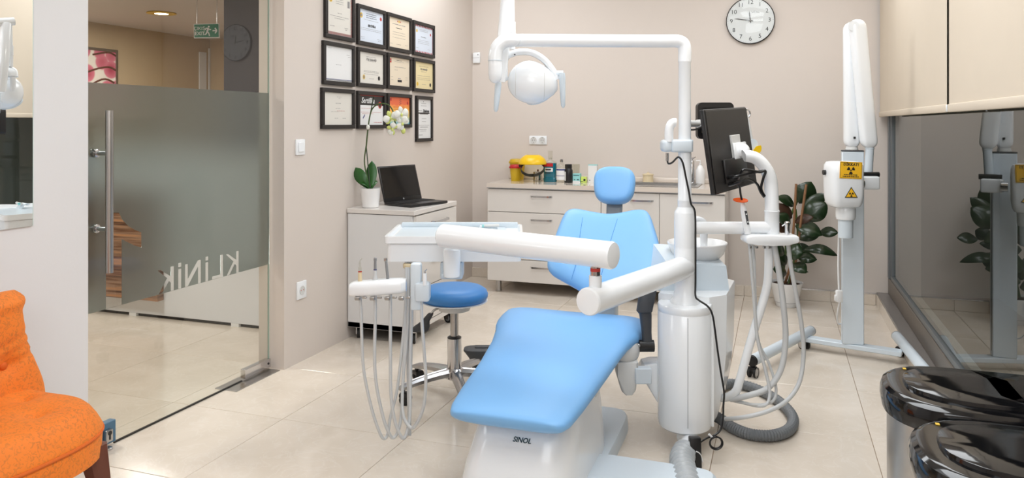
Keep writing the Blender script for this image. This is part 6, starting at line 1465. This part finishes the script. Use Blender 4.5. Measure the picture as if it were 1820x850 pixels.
# ================================================================ two pedal bins by the window
def bin_(name, label, y0, y1, xl, xr_, H):
    t = thing(name, label, 'bin', ((xl+xr_)/2, (y0+y1)/2, 0), 0, 'pedal bins along the window')
    cy = (y0+y1)/2; hy = (y1-y0)/2
    def pl(inset_, z, n=18):
        # rounded front towards -X, squarer back towards the window
        pts = []
        x0_, x1_ = xl+inset_, xr_-inset_; h = hy-inset_
        for k in range(n+1):
            a = PI/2+PI*k/n; ca, sa = math.cos(a), math.sin(a); e = 2.4
            pts.append((x0_+0.17*(1-abs(ca)**(2/e)), cy+h*math.copysign(abs(sa)**(2/e), sa), z))
        r = 0.03
        for k in range(5): a = -PI/2+PI/2*k/4; pts.append((x1_-r+r*math.cos(a), cy-h+r+r*math.sin(a), z))
        for k in range(5): a = PI/2*k/4; pts.append((x1_-r+r*math.cos(a), cy+h-r+r*math.sin(a), z))
        return pts
    part('body', MB().ring_skin([pl(.020, .012), pl(.018, .02), pl(.016, H-.075), pl(.016, H-.07)]), 'steel', t, ang=30)
    part('base_ring', MB().ring_skin([pl(.016, 0.0), pl(.013, .004), pl(.013, .022), pl(.02, .026)]), 'black', t, ang=30)
    lid = part('lid', MB().ring_skin([pl(.012, H-.075), pl(.003, H-.070), pl(0, H-.050), pl(.001, H-.030), pl(.005, H-.018), pl(.014, H-.011), pl(.022, H-.0095), pl(.056, H-.0085)]), 'black_gloss', t, ang=25)
    part('lid_panel', MB().ring_skin([pl(.050, H-.010), pl(.052, H-.001), pl(.054, H), pl(.12, H+.001)]), 'black_gloss', lid, ang=25)
    part('label_spot', boxp(xl+.066, xl+.074, cy+hy*0.60, cy+hy*0.66, H-.009, H-.0078), 'gold', lid, False)
    part('pedal', boxp(xl-.03, xl+.04, cy-.05, cy+.05, .012, .026, .005, 2), 'black', t)
    return t
bin_('pedal_bin', 'steel bin with glossy black lid, the one nearer the back wall', 1.925, 2.292, .243, .640, .665)
bin_('pedal_bin', 'steel bin with glossy black lid, the one nearer the camera', 1.535, 1.905, .252, .640, .665)

# ================================================================ reception things seen through the door
M['desk_white'] = mat('cool_white_laminate', srgb(232, 236, 242), 0.35, var=0.01)
rd = thing('reception_desk', 'white reception counter with zebrano end panel beyond the glass door', 'desk', (-3.7, 4.2, 0))
part('white_front', boxp(-4.75, -2.70, 4.0, 4.03, 0.022, 1.08, .002, 1), 'desk_white', rd, False)
part('counter_top', boxp(-4.75, -2.70, 3.97, 4.44, 1.08, 1.115, .003, 1), 'desk_white', rd, False)
part('end_panel', boxp(-4.75, -4.72, 4.03, 4.44, 0.022, 1.08), 'lacquer', rd, False)
part('plinth', boxp(-4.72, -2.72, 4.02, 4.40, 0.0, 0.022), 'black', rd, False)  # black block paints the shaded gap between desk front and floor
for x in (-4.12, -3.28): part('foot', boxp(x-.03, x+.03, 3.999, 4.02, 0.0, .022), 'plastic', rd, False)
z_ = part('zebrano_panel', boxp(-4.75, -3.854, 3.945, 3.999, .128, .86, .002, 1), 'zebra', rd, False)
# cherry blossom picture
by = ((-6.99, 5.94, 2.004)[1], (-6.99, 6.522, 2.053)[1]); bz = ((-6.99, 6.522, 1.745)[2]-.32, (-6.99, 6.522, 2.093)[2])
t = thing('blossom_picture', 'cherry blossom picture on the reception wall', 'picture', (-6.99, sum(by)/2, bz[0]))
part('canvas', boxp(-6.998, -6.965, by[0], by[1], bz[0], bz[1]), 'blossom', t, False)
m_ = MB(); a, b, c, d = by[0], by[1], bz[0], bz[1]
m_.box(-6.998, -6.955, a-.03, b+.03, d, d+.03).box(-6.998, -6.955, a-.03, b+.03, c-.03, c).box(-6.998, -6.955, b, b+.03, c, d).box(-6.998, -6.955, a-.03, a, c, d)
part('frame', m_, 'steel', t, False)
for pts in ([(a+.05, c+.36), (a+.3, c+.46), (b-.1, c+.50), (b, c+.47)], [(a+.1, c+.2), (a+.4, c+.36), (b-.02, c+.33)], [(b-.3, c+.62), (b-.1, c+.66), (b, c+.63)]):
    part('branch', tubep(cr_path([(-6.962, p[0], p[1]) for p in pts], 5), .010, 6), 'mahogany', t)
# exit sign hanging from two wires
EM = frame(Vector((-4.685, 5.352, 2.107)), RT*0.995-UP*-0.02, UP)
ew = 0.1051; eh = 0.0562
t = thing('exit_sign', 'green hanging exit sign with running figure and arrow', 'sign', tuple(Vector((-4.685, 5.352, 2.053))))
m_ = MB(); m_.M = EM; m_.box(-ew-.006, ew+.006, -eh-.006, eh+.006, -.008, .006, .002, 1); part('border', m_, 'white', t, False)
m_ = MB(); m_.M = EM; m_.box(-ew, ew, -eh, eh, .004, .0075); part('face', m_, 'sign_green', t, False)
text('ÇIKIŞ', .040, EM @ Matrix.Translation((-ew*.56, eh*.36, .0078)), 'white', t); text('EXIT', .042, EM @ Matrix.Translation((-ew*.56, -eh*.42, .0078)), 'white', t, bold=.0006)
m_ = MB(); m_.M = EM; zz = .008
def stroke(p, q, w_):
    p, q = Vector(p), Vector(q); n = Vector((-(q-p).y, (q-p).x)).normalized()*w_
    m_.quad((*(p+n), zz), (*(p-n), zz), (*(q-n), zz), (*(q+n), zz))
def ep(u, v): return (ew*u, eh*v)
m_.f([m_.v((*(Vector(ep(.20, .62))+Vector((.008*math.cos(2*PI*k/10), .008*math.sin(2*PI*k/10)))), zz)) for k in range(10)])
for p, q, w_ in ((ep(.16, .42), ep(.06, -.12), .008), (ep(.06, -.10), ep(.20, -.42), .0055), (ep(.20, -.42), ep(.24, -.80), .005), (ep(.05, -.12), ep(-.04, -.52), .0055), (ep(-.04, -.52), ep(-.18, -.56), .005), (ep(.15, .38), ep(.30, .12), .0045), (ep(.30, .12), ep(.38, .26), .004), (ep(.13, .40), ep(-.04, .40), .0045), (ep(-.04, .40), ep(-.10, .12), .004)): stroke(p, q, w_)
part('running_figure', m_, 'white', t, False)
m_ = MB(); m_.M = EM
stroke(ep(.50, 0), ep(.80, 0), .0055); stroke(ep(.70, .42), ep(.86, 0), .0055); stroke(ep(.70, -.42), ep(.86, 0), .0055)
part('arrow', m_, 'white', t, False)
for u in (-.8, .85): part('wire', tubep([EM @ Vector((ew*u, eh, 0)), Vector(((EM @ Vector((ew*u, eh, 0))).x, (EM @ Vector((ew*u, eh, 0))).y, 2.399))], .003, 6), 'steel', t)
# downlight
dl = Vector((-5.765, 5.953, 2.398))
t = thing('downlight', 'lit round downlight in the reception ceiling', 'ceiling light', tuple(dl))
part('ring', MB().lathe([(.118, 0.002), (.135, 0.0), (.138, -.008), (.120, -.010)], dl, 36), 'gold', t)
part('diffuser', MB().lathe([(.01, -.004), (.12, -.004), (.118, -.009), (.01, -.011)], dl, 36), 'lamp_on', t)
# amber lit doorway at the far end of the reception
dy = (-6.98, 8.241, 2.196)
d2_ = thing('door_2', None, None, (-6.98, dy[1], 0)); d2_['kind'] = 'structure'
part('leaf', boxp(-6.998, -6.96, dy[1]-.12, dy[1]+.40, 0, 2.02), 'yellow_bin', d2_, False)
part('wall_lamp', MB().ellipsoid((-6.93, 8.129, 2.289), (.03, .05, .03), 14, 8), 'amber_light', d2_)
